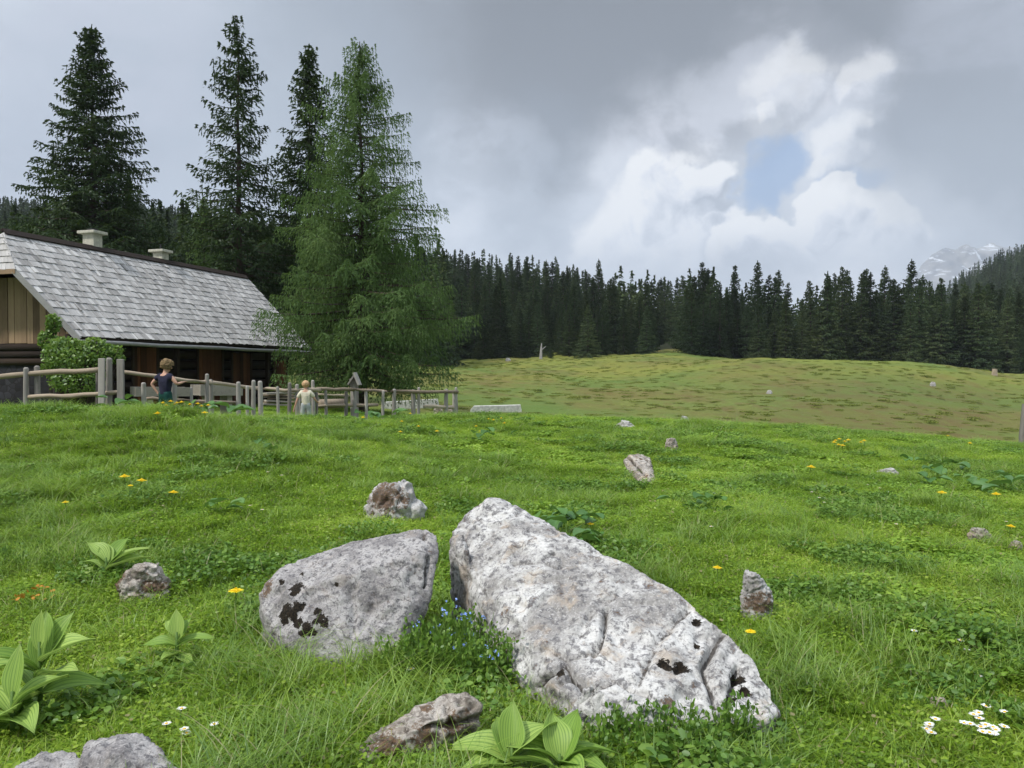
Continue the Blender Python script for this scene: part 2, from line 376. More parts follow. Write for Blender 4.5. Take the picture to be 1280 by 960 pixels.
def ground_mat():
    m, t = new_mat('meadow_ground'); p = t.n('ShaderNodeNewGeometry').outputs['Position']
    y = t.n('ShaderNodeSeparateXYZ', ins={0: p}).outputs[1]
    n1 = t.noise(p, .9, 5, .6); n2 = t.noise(p, 7., 5, .65); n3 = t.noise(p, .075, 9, .66, .3); n4 = t.noise(p, 1.1, 8, .72)
    near = t.ramp(n1, [(.3, (.06, .11, .015)), (.5, (.10, .18, .02)), (.7, (.14, .22, .03))])
    near = t.mix(t.smooth(n2, .6, .72, 0, .5), near, (.075, .06, .03))
    # the hill: olive heath, green lanes, brown and yellow-green patches
    hill = t.ramp(n3, [(.30, (.105, .150, .036)), (.42, (.125, .155, .038)), (.50, (.135, .145, .038)), (.58, (.140, .125, .040)), (.70, (.135, .150, .036))])
    hill = t.mix(t.smooth(n4, .45, .75, 0, .40), hill, (.085, .082, .030))
    n6 = t.noise(t.vm('MULTIPLY', p, (1, .6, 1)), .33, 7, .7)
    hill = t.mix(t.smooth(n6, .52, .62, 0, .5), hill, (.125, .095, .036))
    hill = t.mix(t.smooth(n4, .47, .34, 0, .5), hill, (.19, .21, .055))
    hill = t.mix(t.math('MULTIPLY', t.smooth(t.noise(p, .03, 8, .62), .47, .60), .7), hill, (.09, .15, .034))
    xy = t.math('DIVIDE', t.n('ShaderNodeSeparateXYZ', ins={0: p}).outputs[0], t.math('MAXIMUM', y, 20.))
    heath = t.math('MULTIPLY', t.math('MULTIPLY', t.smooth(t.math('ADD', xy, t.math('MULTIPLY', t.math('SUBTRACT', n3, .5), .5)), .20, .38), t.smooth(t.math('ADD', y, t.math('MULTIPLY', t.math('SUBTRACT', n3, .5), 90.)), 96, 78)), t.smooth(xy, .72, .58))
    hill = t.mix(t.math('MULTIPLY', heath, .62), hill, t.mix(t.smooth(n6, .42, .58), (.11, .125, .034), (.115, .088, .036)))
    yel = t.math('MULTIPLY', t.smooth(y, 80, 108), t.smooth(t.noise(p, .05, 8, .68), .40, .60))
    hill = t.mix(t.math('MULTIPLY', yel, .6), hill, (.21, .215, .04))
    c = t.mix(t.smooth(y, 30, 42), near, hill)
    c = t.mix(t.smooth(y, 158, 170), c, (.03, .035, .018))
    h = t.math('ADD', n4, t.math('MULTIPLY', n2, .4))
    out(t, pbr(t, c, .95, h, .8, .12, .1)); return m
M['ground'] = ground_mat()

# ------------------------------------------------------------------ terrain
ROWS = [0, 3, 5, 8, 11, 14, 18, 24, 34, 50, 80, 110, 150, 200, 260, 400, 700, 1500]
TBL = {
 0:     [-1.55, -1.5, -1.38, -1.075, -0.67, -1.1, -1.35, -1.49, -1.5, -1, 1.5, 4, 9, 20, 34, 72, 100, 100],
 205:   [-1.55, -1.5, -1.4, -1.105, -0.68, -1.2, -1.45, -1.49, -1.5, -1, 1.5, 4, 9, 20, 34, 68, 95, 95],
 382:   [-1.55, -1.5, -1.42, -1.255, -1.05, -0.95, -1.51, -1.59, -1.6, -1.2, 1, 3, 8, 16, 26, 48, 60, 60],
 570:   [-1.55, -1.52, -1.45, -1.38, -1.34, -1.24, -1.18, -1.672, -2.3, -2.4, -1.6, -0.3, 1.6, 8, 19, 33, 40, 40],
 640:   [-1.55, -1.52, -1.47, -1.43, -1.4, -1.3, -1.22, -1.61, -2.6, -2.9, -1.9, -0.5, 2.2, 8, 19, 28, 30, 30],
 730:   [-1.55, -1.52, -1.48, -1.45, -1.42, -1.33, -1.27, -1.71, -2.8, -3.1, -2.1, -0.4, 2.6, 6, 15, 22, 20, 20],
 800:   [-1.55, -1.52, -1.48, -1.47, -1.44, -1.36, -1.32, -1.81, -3, -3.4, -2.3, -0.3, 2.9, 3, 3, 5, 5, 5],
 830:  [-1.55, -1.52, -1.48, -1.42, -1.44, -1.37, -1.33, -1.85, -3.05, -3.45, -2.2, 0, 3.2, 7.0, 6, 6, 5, 5],
 960:   [-1.55, -1.52, -1.48, -1.49, -1.48, -1.44, -1.45, -2.06, -3.4, -3.7, -2, 1.4, 1.2, 1, 2, 5, 10, 10],
 1120:  [-1.55, -1.52, -1.49, -1.51, -1.54, -1.56, -1.63, -2.36, -3.8, -4.2, -2.2, 0.9, 0.5, 0, 3, 12, 35, 40],
 1200:  [-1.55, -1.52, -1.5, -1.53, -1.58, -1.65, -1.75, -2.56, -4, -4.5, -2.8, 0.1, -0.5, 0, 5, 22, 66, 80],
 1280:  [-1.55, -1.52, -1.5, -1.55, -1.62, -1.7, -1.85, -2.86, -4.3, -4.8, -3.4, -1.1, -1.5, 0, 8, 34, 92, 110],
}
def pchip(x, y, xn):
    x = np.asarray(x, float); y = np.asarray(y, float); h = np.diff(x); dl = np.diff(y) / h; d = np.zeros(len(x))
    for k in range(1, len(x) - 1):
        if dl[k - 1] * dl[k] > 0:
            w1 = 2 * h[k] + h[k - 1]; w2 = h[k] + 2 * h[k - 1]; d[k] = (w1 + w2) / (w1 / dl[k - 1] + w2 / dl[k])
    d[0] = dl[0]; d[-1] = dl[-1]
    i = np.clip(np.searchsorted(x, xn, side='right') - 1, 0, len(x) - 2); t = (xn - x[i]) / h[i]
    return ((1 + 2 * t) * (1 - t) ** 2) * y[i] + t * (1 - t) ** 2 * h[i] * d[i] + t * t * (3 - 2 * t) * y[i + 1] + t * t * (t - 1) * h[i] * d[i + 1]
S_N, P_N = 360, 240
SG = np.linspace(math.log(2), math.log(1502), S_N); YG = np.exp(SG) - 2
PG = np.linspace(-600, 1900, P_N)
cols_ = [-700] + sorted(TBL) + [2000]
colv = [pchip(ROWS, TBL[c], YG) for c in sorted(TBL)]; colv = np.array([colv[0]] + colv + [colv[-1]])
GRID = np.array([pchip(cols_, colv[:, j], PG) for j in range(S_N)])      # (S, P)
for _ in range(3):
    g = np.pad(GRID, 1, mode='edge'); GRID = (g[:-2, 1:-1] + 2 * g[1:-1, 1:-1] + g[2:, 1:-1]) / 4 if False else (g[1:-1, :-2] + 2 * g[1:-1, 1:-1] + g[1:-1, 2:]) / 4
def terr(x, y):
    x = np.atleast_1d(np.asarray(x, float)); y = np.atleast_1d(np.asarray(y, float))
    Y = np.clip(y, 0, 1500); px = np.clip(640 + F * x / np.maximum(y, 2.0), -600, 1900)
    s = (np.log(Y + 2) - SG[0]) / (SG[-1] - SG[0]) * (S_N - 1); p = (px + 600) / 2500 * (P_N - 1)
    i = np.clip(s.astype(int), 0, S_N - 2); j = np.clip(p.astype(int), 0, P_N - 2); a = s - i; b = p - j
    z = GRID[i, j] * (1 - a) * (1 - b) + GRID[i + 1, j] * a * (1 - b) + GRID[i, j + 1] * (1 - a) * b + GRID[i + 1, j + 1] * a * b
    P3 = np.stack([x, y, np.zeros_like(x)], 1)
    z = z + .20 * fbm(P3 * .45, 2, 3) * np.clip(1.2 - np.abs(Y - 6) / 14, .25, 1) + .11 * fbm(P3 * 1.7, 2, 5) + .05 * fbm(P3 * 4.5, 2, 6) * (Y < 30)
    hm = np.clip((Y - 32) / 25, 0, 1) * np.clip((260 - Y) / 60, 0, 1)
    z = z + hm * (.75 * fbm(P3 * .09, 3, 9) + .55 * fbm(P3 * .45, 3, 8))
    far = np.clip((Y - 180) / 150, 0, 1)
    return z + far * 12 * fbm(P3 * .01, 3, 11)
def tz(x, y): return float(terr(x, y)[0])
def gpt(px, Y, dz=0.0):
    x = (px - 640) / F * Y; return Vector((x, Y, tz(x, Y) + dz))
# polar-like sheet: fine near, coarse far
ang = np.linspace(-1.0, 1.0, 421)
ang = np.sign(ang) * (np.abs(ang) ** 1.0) * 62
rr = np.concatenate([np.linspace(1.2, 12, 110), np.geomspace(12.15, 60, 150), np.geomspace(60.8, 170, 120), np.geomspace(173, 1500, 60)])
A_, R_ = np.meshgrid(np.radians(ang), rr)
X_ = (R_ * np.tan(A_)).ravel(); Y_ = R_.ravel()
V = np.stack([X_, Y_, terr(X_, Y_)], 1)
na, nr = len(ang), len(rr)
ii = np.arange((nr - 1) * na).reshape(nr - 1, na)[:, :-1].ravel()
Fq = np.stack([ii, ii + 1, ii + na + 1, ii + na], 1)
# the sheet continues behind the camera
nb = len(V); wx = np.linspace(V[0, 0], V[na - 1, 0], na)
V2 = np.concatenate([np.stack([V[:na, 0] * k, np.full(na, yy), V[:na, 2] * (1 - q) + -1.55 * q], 1) for yy, k, q in ((-4, 3, 1), (-40, 20, 1))])
V = np.concatenate([V, V2])
a0 = np.arange(na - 1)
Fq = np.concatenate([Fq, np.stack([a0 + 1, a0, nb + a0, nb + a0 + 1], 1), np.stack([nb + a0 + 1, nb + a0, nb + na + a0, nb + na + a0 + 1], 1)])
ground = link('ground', np_mesh('ground', V, Fq, smooth=True, mats=[M['ground']]))
tag(ground, kind='structure')

# ------------------------------------------------------------------ conifers
def conifer(seed, H, R, z0=.06, prof=1.0, wh=.35, per=7, droop=.25, tipup=.15, twig=.13, clump=(.16, .045), nc=3, hang=.15,
            sweep=.6, lean=.0, ragged=.25, twl=.3, trunk_r=None, gaps=0.0, upper=None):
    """returns (crown mesh arrays, trunk MB). twigs run sideways off every limb and carry flat sprays of needles"""
    r = random.Random(seed); g = np.random.default_rng(seed)
    limbs = MB(seed); trunk_r = trunk_r or H * .013
    lx = lambda z: lean * H * (z / H) ** 2 + .03 * math.sin(z * 1.3 + seed)
    pts = [(lx(H * i / 14), 0, H * i / 14 - (.6 if i == 0 else 0)) for i in range(15)]
    limbs.tube(pts, [max(.015, trunk_r * (1.25 if i == 0 else 1) * (1 - i / 14.6)) for i in range(15)], 8, .3, .1)
    Cc, Dd, Uu, Ll, Vv = [], [], [], [], []
    z = H * z0; wi = 0
    while z < H * .985:
        t = z / H
        base = (upper(t) if upper else (1 - t) ** prof)
        n = max(3, int(per * (.6 + .4 * base) + r.random()))
        off = r.random() * 6.28
        for k in range(n):
            if r.random() < gaps: continue
            az = off + k * 6.283 / n + r.uniform(-.35, .35)
            L = R * base * r.uniform(1 - ragged, 1 + ragged * .7) + .12
            if r.random() < .12: L *= r.uniform(.55, .85)
            zz = z + r.uniform(-.5, .5) * wh
            up0 = .35 * t - .05 if t > .75 else -.02
            ds = droop * (1.15 - t) * r.uniform(.7, 1.3)
            m = 7; axis = []
            for q in range(m):
                s = q / (m - 1)
                dz = L * (up0 * s - ds * s ** 1.35 + tipup * s ** 3.2) + (.55 * L * s if t > .93 else 0)
                a2 = az + .12 * math.sin(s * 3 + k)
                axis.append(Vector((lx(zz) + math.cos(a2) * L * s, math.sin(a2) * L * s, zz + dz)))
            if L > .5: limbs.tube(axis[:6], [max(.006, L * .016 * (1 - q / 6.5)) for q in range(6)], 3, .5)
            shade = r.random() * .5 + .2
            step = twig; s = .14 if L > 1 else .05
            while s < 1.0:
                f = s * (m - 1); q = min(int(f), m - 2); p = axis[q].lerp(axis[q + 1], f - q); d = (axis[q + 1] - axis[q]).normalized()
                side = d.cross(Vector((0, 0, 1))).normalized()
                tl = L * twl * (math.sin(math.pi * min(1, .18 + s * .78)) ** .8) * r.uniform(.6, 1.15) + .06
                for sg in (-1, 1, 0) if s > .35 else (-1, 1):
                    if sg == 0:
                        td = (d + Vector((0, 0, .15))).normalized() if r.random() < .5 else Vector((r.uniform(-.3, .3), r.uniform(-.3, .3), -1)); tl2 = min(tl * .6, hang + .1) if td.z < -.5 else tl * .35
                    else:
                        td = (side * sg + d * sweep + Vector((0, 0, r.uniform(-.45, .12)))).normalized(); tl2 = tl
                    for c in range(nc):
                        e = (c + r.uniform(.2, .8)) / nc
                        pc = p + td * tl2 * e + Vector((0, 0, -hang * e * e * r.uniform(.4, 1.3)))
                        dd = (td + Vector((r.uniform(-.35, .35), r.uniform(-.35, .35), -hang * 2.2 * e + r.uniform(-.3, .1)))).normalized()
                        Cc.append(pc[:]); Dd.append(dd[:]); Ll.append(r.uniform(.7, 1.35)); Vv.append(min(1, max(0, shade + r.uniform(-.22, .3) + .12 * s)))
                s += step / max(L, .3) * r.uniform(.75, 1.3)
        z += wh * r.uniform(.75, 1.25) * (1.0 if t < .8 else .75); wi += 1
    # leader
    for k in range(14):
        Cc.append((lx(H), 0, H - .1 - k * .05)); Dd.append((math.cos(k * 2.4) * .5, math.sin(k * 2.4) * .5, .9)); Ll.append(.9); Vv.append(.5)
    Cc = np.array(Cc); Dd = np.array(Dd); Ll = np.array(Ll)[:, None]; n = len(Cc)
    rnd = g.normal(size=(n, 3)); W = np.cross(Dd, rnd * .8 + np.array([0, 0, 1.0])); W /= np.linalg.norm(W, axis=1)[:, None] + 1e-9
    l, wd = clump
    a = Cc - Dd * l * .35 * Ll; b = Cc + Dd * l * .65 * Ll; mid = Cc + Dd * l * .05 * Ll + np.array([0, 0, .012])
    V = np.stack([a, mid + W * wd * Ll, b, mid - W * wd * Ll], 1).reshape(-1, 3)
    Fc = np.arange(4 * n).reshape(n, 4)
    return V, Fc, np.repeat(Vv, 4), limbs
def make_tree(name, seed, crown_mat, bark=None, trunk_name='trunk', **kw):
    V, Fc, vv, limbs = conifer(seed, **kw)
    root = empty(name)
    limbs.build(trunk_name, bark or M['bark'], root)
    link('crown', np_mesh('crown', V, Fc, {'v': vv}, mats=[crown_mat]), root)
    return root
def copy_tree(o, parent=None):
    c = o.copy(); C.objects.link(c)
    if parent: c.parent = parent
    for ch in list(o.children): copy_tree(ch, c)
    return c
def place(o, p, rz=0, s=1.0, sz=None):
    o.location = p; o.rotation_euler = (0, 0, rz); o.scale = (s, s, sz or s); return o

# the big trees by the hut
def col_prof(t): return (max(0, 1 - t) ** .80) * (1 if t > .12 else .75 + 2 * t)
def tree_at(name, px, Y, topy, Rpx, seed, label, group=None, mat='spruce', **kw):
    g = gpt(px, Y); top = at(px, topy, Y); H = top.z - g.z
    t = make_tree(name, seed, M[mat], H=H, R=Rpx / F * Y, **kw); place(t, g)
    tag(t, label, 'tree', group); return t
tree_at('spruce_tree', 119, 44, 30, 122, 11, 'tall dark spruce standing alone behind the near chimney of the hut', upper=lambda t: min(1, 1.22 * (1 - t) ** .92), z0=.08, wh=.33, per=9, droop=.34, tipup=.20,
        twig=.17, clump=(.21, .042), nc=5, hang=.22, twl=.30, ragged=.28)
tree_at('spruce_tree', 300, 38, 22, 86, 12, 'tallest spruce, with long sparse upper branches, behind the far chimney', upper=lambda t: min(.95, 1.25 * (1 - t) ** .78), z0=.10, wh=.37, per=7, droop=.30, tipup=.24,
        twig=.19, clump=(.20, .038), nc=5, hang=.30, twl=.27, ragged=.38, gaps=.12)
tree_at('spruce_tree', 388, 42, 58, 74, 13, 'narrow dark spruce half hidden between the tallest spruce and the green larch', upper=lambda t: min(.9, 1.2 * (1 - t) ** .75), z0=.1, wh=.34, per=9, droop=.30, tipup=.2,
        twig=.19, clump=(.20, .04), nc=5, hang=.25, twl=.3, ragged=.35, gaps=.08)
def larch_prof(t):
    return (1.0 if t < .34 else 1.0 * (1 - (t - .34) / .66) ** .76) * (.75 if t < .13 else 1) * (1 + .13 * math.sin(t * 26))
tree_at('larch_tree', 454, 29, 52, 113, 21, 'big light green larch with drooping branches behind the fence at the end of the hut', mat='larch',
        upper=larch_prof, z0=.10, wh=.30, per=8, droop=.20, tipup=.14, twig=.115, clump=(.12, .018), nc=9, hang=.6, twl=.20, ragged=.30, gaps=.02, sweep=.5, lean=-.008)
tree_at('larch_tree', 256, 50, 247, 46, 22, 'small olive green larch behind the roof between the two chimneyed ends', mat='larch',
        upper=lambda t: (1 - t) ** .7, z0=.05, wh=.35, per=8, droop=.2, tipup=.14, twig=.16, clump=(.14, .03), nc=5, hang=.35, twl=.25, ragged=.3)

# forest kinds
KINDS = []
for i, (H, R, pr, gp, rg) in enumerate([(21, 3.5, .8, 0, .25), (22, 3.1, .72, .05, .3), (20, 3.9, .9, 0, .22), (23, 2.8, .68, .12, .4), (17, 3.6, .95, 0, .2), (21, 3.3, .8, .03, .3)]):
    t = make_tree('forest_spruce', 40 + i, M['sprucefar'], H=H, R=R, z0=.03, upper=(lambda pr: (lambda t: min(1, 1.12 * (1 - t) ** pr)))(pr), wh=.55, per=7, droop=.32, tipup=.16,
                  twig=.34, clump=(.42, .09), nc=3, hang=.25, twl=.28, ragged=rg, gaps=gp)
    KINDS.append((t, H))
rf = random.Random(5); used = set(); n_for = 0
FOREST = []    # px, Y, topy or None, label, group, kind
def forest_spruce(px, Y, topy=None, H=None, label=None, kind=None, group='spruces of the forest wall', wide=1.0):
    global n_for
    k = rf.randrange(len(KINDS)) if kind is None else kind
    src, h0 = KINDS[k]
    o = src if k not in used else copy_tree(src); used.add(k)
    g = gpt(px, Y)
    if topy is not None: H = at(px, topy, Y).z - g.z
    s = H / h0; w_ = s * rf.uniform(.95, 1.35) * wide
    o.location = g - Vector((0, 0, .3)); o.rotation_euler = (0, 0, rf.uniform(0, 6.28)); o.scale = (w_, w_, s)
    if label is None:
        z_ = ('left stretch, between the larch and the grassy gap' if px < 820 else 'middle stretch, behind the crest of the knoll' if px < 1060 else 'right stretch, below the mountain and the far slope')
        label = 'dark spruce in the forest wall, ' + z_; group = 'spruces of the forest wall, ' + z_.split(',')[0]
    tag(o, label, 'tree', group)
    n_for += 1; return o
def skyline(px):      # tree-top line of the forest in the photo
    P = [(540, 322), (575, 320), (600, 322), (650, 322), (700, 326), (745, 338), (768, 352), (800, 345), (860, 342), (900, 338), (945, 336), (1000, 348), (1045, 340), (1100, 342), (1160, 350), (1200, 352), (1290, 362)]
    return float(np.interp(px, [p[0] for p in P], [p[1] for p in P]))
# single spruces one can tell apart along the edge of the wood
for px, Y, ty, lab, k in [
    (604, 147, 392, 'mid green spruce at the left end of the forest edge beside the larch tips', 4), (626, 150, 396, 'small rounded spruce second in the forest edge right of the larch', 2),
    (651, 149, 385, 'slim spruce in the forest edge just left of the bare dead trunk', 0), (688, 147, 424, 'very small young spruce just right of the bare dead trunk', 4),
    (735, 144, 378, 'broad olive spruce in front of the forest at the foot of the green lane', 2), (808, 148, 380, 'spruce at the left side of the small grassy gap in the forest edge', 0),
    (864, 146, 356, 'large broad spruce standing forward on the right side of the grassy gap', 2), (898, 152, 386, 'small pointed spruce right of the large broad one by the gap', 4),
    (1032, 150, 368, 'young light green spruce standing forward in the forest wall on the knoll', 4), (1052, 155, 332, 'tall broad spruce directly behind the young light green one', 0),
    (946, 168, 324, 'spire-topped spruce rising above the forest line over the knoll', 3), (1138, 165, 322, 'tallest thin-topped spruce of the right half, breaking the skyline near the mountain', 3),
    (1105, 168, 330, 'thin-topped spruce on the skyline left of the tallest one', 3), (1082, 170, 334, 'spruce with a bare spire left of a pair on the skyline', 1),
    (748, 195, 322, 'pointed spruce on the skyline where the left wooded slope drops', 3), (1222, 150, 352, 'broad spruce in the forest wall above the weathered stump', 0),
    (918, 172, 330, 'pointed spruce left of the spire-topped one over the knoll', 1), (877, 172, 326, 'spruce rising behind the large broad one by the gap', 1)]:
    forest_spruce(px, Y, ty, label=lab, kind=k, group='spruces standing out of the forest')
px = 548
while px < 1330:       # first rank
    for Y0, dy in ((152, 0), (160, 0), (171, 0)):
        p2 = px + rf.uniform(-8, 8)
        if 816 < p2 < 850 and Y0 < 175: continue
        ty = skyline(p2) + rf.choice((rf.uniform(-8, 6), rf.uniform(0, 30), rf.uniform(8, 40))) + (22 if Y0 == 152 and rf.random() < .5 else 0) + (30 if p2 < 760 else 0)
        forest_spruce(p2, Y0 + rf.uniform(-3, 4), ty)
    px += rf.uniform(11, 17)
for p2, y2, t2 in ((814, 190, 348), (822, 206, 352), (830, 212, 344), (838, 205, 350), (846, 200, 345), (853, 192, 343), (826, 225, 346), (835, 228, 349)): forest_spruce(p2, y2, t2)
for Y0 in (186, 202, 220, 240, 262):
    px = 540
    while px < 790:    # the wooded slope on the left
        top = skyline(px)
        H = rf.uniform(15, 21)
        g = gpt(px, Y0); ty = 461 - (g.z + H) / Y0 * F
        if ty > top - 8 + rf.uniform(-6, 4): forest_spruce(px, Y0 + rf.uniform(-6, 6), None, H, label='dark spruce on the wooded slope behind the forest edge', group='spruces on the wooded slope')
        else: forest_spruce(px, Y0 + rf.uniform(-6, 6), top + rf.uniform(-5, 10), label='dark spruce on the wooded slope behind the forest edge', group='spruces on the wooded slope')
        px += rf.uniform(13, 20) * 200 / Y0
print('forest spruces', n_for)

# instancer for ground cover and far woods
def instancer(name, pts, rot, scl, idx, objs, label=None):
    coll = bpy.data.collections.new(name + '_kinds')
    for i, me in enumerate(objs):
        o = bpy.data.objects.new('%s_kind_%02d' % (name, i), me); coll.objects.link(o)
    me = bpy.data.meshes.new(name); me.vertices.add(len(pts)); me.vertices.foreach_set('co', np.asarray(pts, np.float32).ravel())
    for nm, v in (('rot', rot), ('scl', scl)):
        a = me.attributes.new(nm, 'FLOAT_VECTOR', 'POINT'); a.data.foreach_set('vector', np.asarray(v, np.float32).ravel())
    a = me.attributes.new('idx', 'INT', 'POINT'); a.data.foreach_set('value', np.asarray(idx, np.int32))
    o = link(name, me)
    ng = bpy.data.node_groups.new(name, 'GeometryNodeTree'); ng.is_modifier = True
    ng.interface.new_socket('Geometry', in_out='INPUT', socket_type='NodeSocketGeometry'); ng.interface.new_socket('Geometry', in_out='OUTPUT', socket_type='NodeSocketGeometry')
    t = NT(ng); gi = t.n('NodeGroupInput'); go = t.n('NodeGroupOutput')
    ci = t.n('GeometryNodeCollectionInfo'); ci.inputs['Collection'].default_value = coll; ci.inputs['Separate Children'].default_value = True; ci.inputs['Reset Children'].default_value = True
    def na(nm, ty): 
        q = t.n('GeometryNodeInputNamedAttribute', data_type=ty); q.inputs['Name'].default_value = nm
        return q.outputs['Attribute']
    ip = t.n('GeometryNodeInstanceOnPoints', ins={'Points': gi.outputs[0], 'Instance': ci.outputs[0], 'Pick Instance': True, 'Instance Index': na('idx', 'INT'), 'Scale': na('scl', 'FLOAT_VECTOR')})
    er = t.n('FunctionNodeEulerToRotation', ins={0: na('rot', 'FLOAT_VECTOR')})
    ng.links.new(er.outputs[0], ip.inputs['Rotation'])
    ng.links.new(ip.outputs[0], go.inputs[0])
    md = o.modifiers.new('scatter', 'NODES'); md.node_group = ng
    tag(o, label, None, None, 'stuff'); return o
# far woods: hills left, right and behind
fm = []
for i in range(4):
    V, Fc, vv, lb = conifer(80 + i, H=19, R=2.9, z0=.03, upper=lambda t: min(1, 1.1 * (1 - t) ** .8), wh=1.0, per=6, droop=.3, tipup=.12, twig=.8, clump=(.9, .26), nc=1, hang=.3, twl=.3, ragged=.3)
    fm.append(np_mesh('far_spruce', V, Fc, {'v': vv}, mats=[M['sprucefar']]))
g = np.random.default_rng(7); P = []
for (x0, x1, y0, y1, n) in [(-60, 300, 190, 520, 1700), (300, 560, 120, 330, 480), (760, 1340, 178, 330, 620), (1080, 1400, 330, 760, 1100), (-60, 560, 90, 190, 260), (540, 800, 270, 330, 120)]:
    u = g.uniform(x0, x1, n); yy = np.sqrt(g.uniform(y0 ** 2, y1 ** 2, n)); P.append(np.stack([(u - 640) / F * yy, yy], 1))
P = np.concatenate(P)
ppx = 640 + F * P[:, 0] / P[:, 1]
P = P[~((P[:, 1] < 110) & (ppx > 300)) & ~((ppx > 812) & (ppx < 852) & (P[:, 1] < 206))]
zz = terr(P[:, 0], P[:, 1]); n = len(P); sc_ = g.uniform(.75, 1.12, n)
instancer('far_forest', np.stack([P[:, 0], P[:, 1], zz - .3], 1), np.stack([np.zeros(n), np.zeros(n), g.uniform(0, 6.28, n)], 1), np.stack([sc_] * 3, 1), g.integers(0, 4, n), fm,
          'dense dark conifer forest covering the slopes behind')

# the far mountain with snow
def mountain():
    D = 5200; xs = np.linspace(1080, 1420, 150); prof = [(1080, 410), (1120, 385), (1142, 356), (1152, 334), (1166, 318), (1180, 310), (1192, 314), (1206, 307), (1222, 312), (1240, 304), (1262, 309), (1300, 318), (1360, 330), (1420, 350)]
    top = np.interp(xs, [p[0] for p in prof], [p[1] for p in prof]); n = 60; V = []
    for j in range(n):
        s = j / (n - 1)
        for x, ty in zip(xs, top):
            zt = (461 - ty) / F * D; 
            V.append(((x - 640) / F * D, D - 1300 * (1 - s) ** 1.1, zt * s ** .9 - 60 * (1 - s)))
    for x, ty in zip(xs, top): V.append(((x - 640) / F * D, D + 700, -60))
    V = np.array(V); nx = len(xs)
    V[:n * nx, 2] += np.clip(V[:n * nx, 2] / 300, 0, 1) * 120 * fbm(V[:n * nx] * .003, 5, 4, .6)
    V[:n * nx, 1] += 190 * fbm(V[:n * nx] * .004 + 5, 5, 6, .6)
    i = np.arange(n * nx).reshape(n, nx)[:, :-1].ravel()
    Fq = np.stack([i, i + 1, i + nx + 1, i + nx], 1)
    m, t = new_mat('mountain_rock_and_snow'); p = t.n('ShaderNodeNewGeometry').outputs['Position']; nz = t.n('ShaderNodeSeparateXYZ', ins={0: t.n('ShaderNodeNewGeometry').outputs['Normal']}).outputs[2]
    z = t.n('ShaderNodeSeparateXYZ', ins={0: p}).outputs[2]
    n1 = t.noise(p, .006, 8, .65, .5)
    c = t.ramp(n1, [(.35, (.10, .11, .13)), (.6, (.26, .25, .24))])
    st = t.noise(t.vm('MULTIPLY', p, (1, .3, 2.2)), .009, 8, .7, .8)
    c = t.mix(t.math('MULTIPLY', t.smooth(st, .55, .60), t.smooth(z, 460, 620)), c, (.62, .64, .68))
    c = t.mix(t.smooth(z, 560, 400), c, (.03, .045, .03))
    out(t, pbr(t, c, .9)); return tag(link('mountain', np_mesh('mountain', V, Fq, smooth=True, mats=[m])), 'pale rocky mountain with snow patches under the cloud', None, None, 'structure')
mountain()

# ------------------------------------------------------------------ grass
def blades(g, n, R, h, wdt, bend, segs=3, lean=.5, square=False):
    """n curved blades in a disc; returns V, F(quads), v"""
    a = g.uniform(0, 6.283, n); rr_ = R * np.sqrt(g.uniform(0, 1, n)); bx, by = rr_ * np.cos(a), rr_ * np.sin(a)
    H = h[0] + (h[1] - h[0]) * g.uniform(0, 1, n) ** 1.5; dz = g.uniform(0, 6.283, n); bd = g.uniform(.3, 1, n) * bend; ln = g.uniform(0, lean, n)
    w_ = wdt * g.uniform(.6, 1.3, n); dx, dy = np.cos(dz), np.sin(dz)
    V = np.zeros((n, (segs + 1) * 2, 3))
    for s in range(segs + 1):
        t = s / segs; out_ = H * (ln * t + bd * t * t); z = H * (t - .35 * bd * t * t * t) - .01 * (s == 0)
        ww = w_ * (1 - t ** 1.6) * .5 + .0002
        V[:, 2 * s, 0] = bx + dx * out_ - dy * ww; V[:, 2 * s, 1] = by + dy * out_ + dx * ww; V[:, 2 * s, 2] = z
        V[:, 2 * s + 1, 0] = bx + dx * out_ + dy * ww; V[:, 2 * s + 1, 1] = by + dy * out_ - dx * ww; V[:, 2 * s + 1, 2] = z
    k = (segs + 1) * 2; Fq = []
    for s in range(segs): Fq.append(np.stack([np.arange(n) * k + 2 * s + q for q in (0, 1, 3, 2)], 1))
    return V.reshape(-1, 3), np.concatenate(Fq), np.repeat(g.uniform(0, 1, n), k)
def leaflets(g, n, R, h, r0, up=.8):
    """small rounded leaves held at different heights and tilts (hexagons as two quads)"""
    a = g.uniform(0, 6.283, n); rr_ = R * np.sqrt(g.uniform(0, 1, n)); P = np.stack([rr_ * np.cos(a), rr_ * np.sin(a), g.uniform(h[0], h[1], n)], 1)
    N = g.normal(size=(n, 3)) * .45 + np.array([0, 0, up]); N /= np.linalg.norm(N, axis=1)[:, None]
    U = np.cross(N, g.normal(size=(n, 3))); U /= np.linalg.norm(U, axis=1)[:, None]; W = np.cross(N, U); r_ = (r0 * g.uniform(.6, 1.4, n))[:, None]
    pts = []
    for (u, w_, q) in ((-1, 0, 0), (-.4, .62, .12), (.55, .6, .12), (1.05, 0, 0), (.55, -.6, .12), (-.4, -.62, .12)):
        pts.append(P + (U * u + W * w_ + N * q) * r_)
    V = np.stack(pts, 1).reshape(-1, 3); b = np.arange(n) * 6
    Fq = np.concatenate([np.stack([b, b + 1, b + 2, b + 3], 1), np.stack([b + 3, b + 4, b + 5, b], 1)])
    return V, Fq, np.repeat(g.uniform(0, 1, n), 6)
g = np.random.default_rng(3)
lawn = []
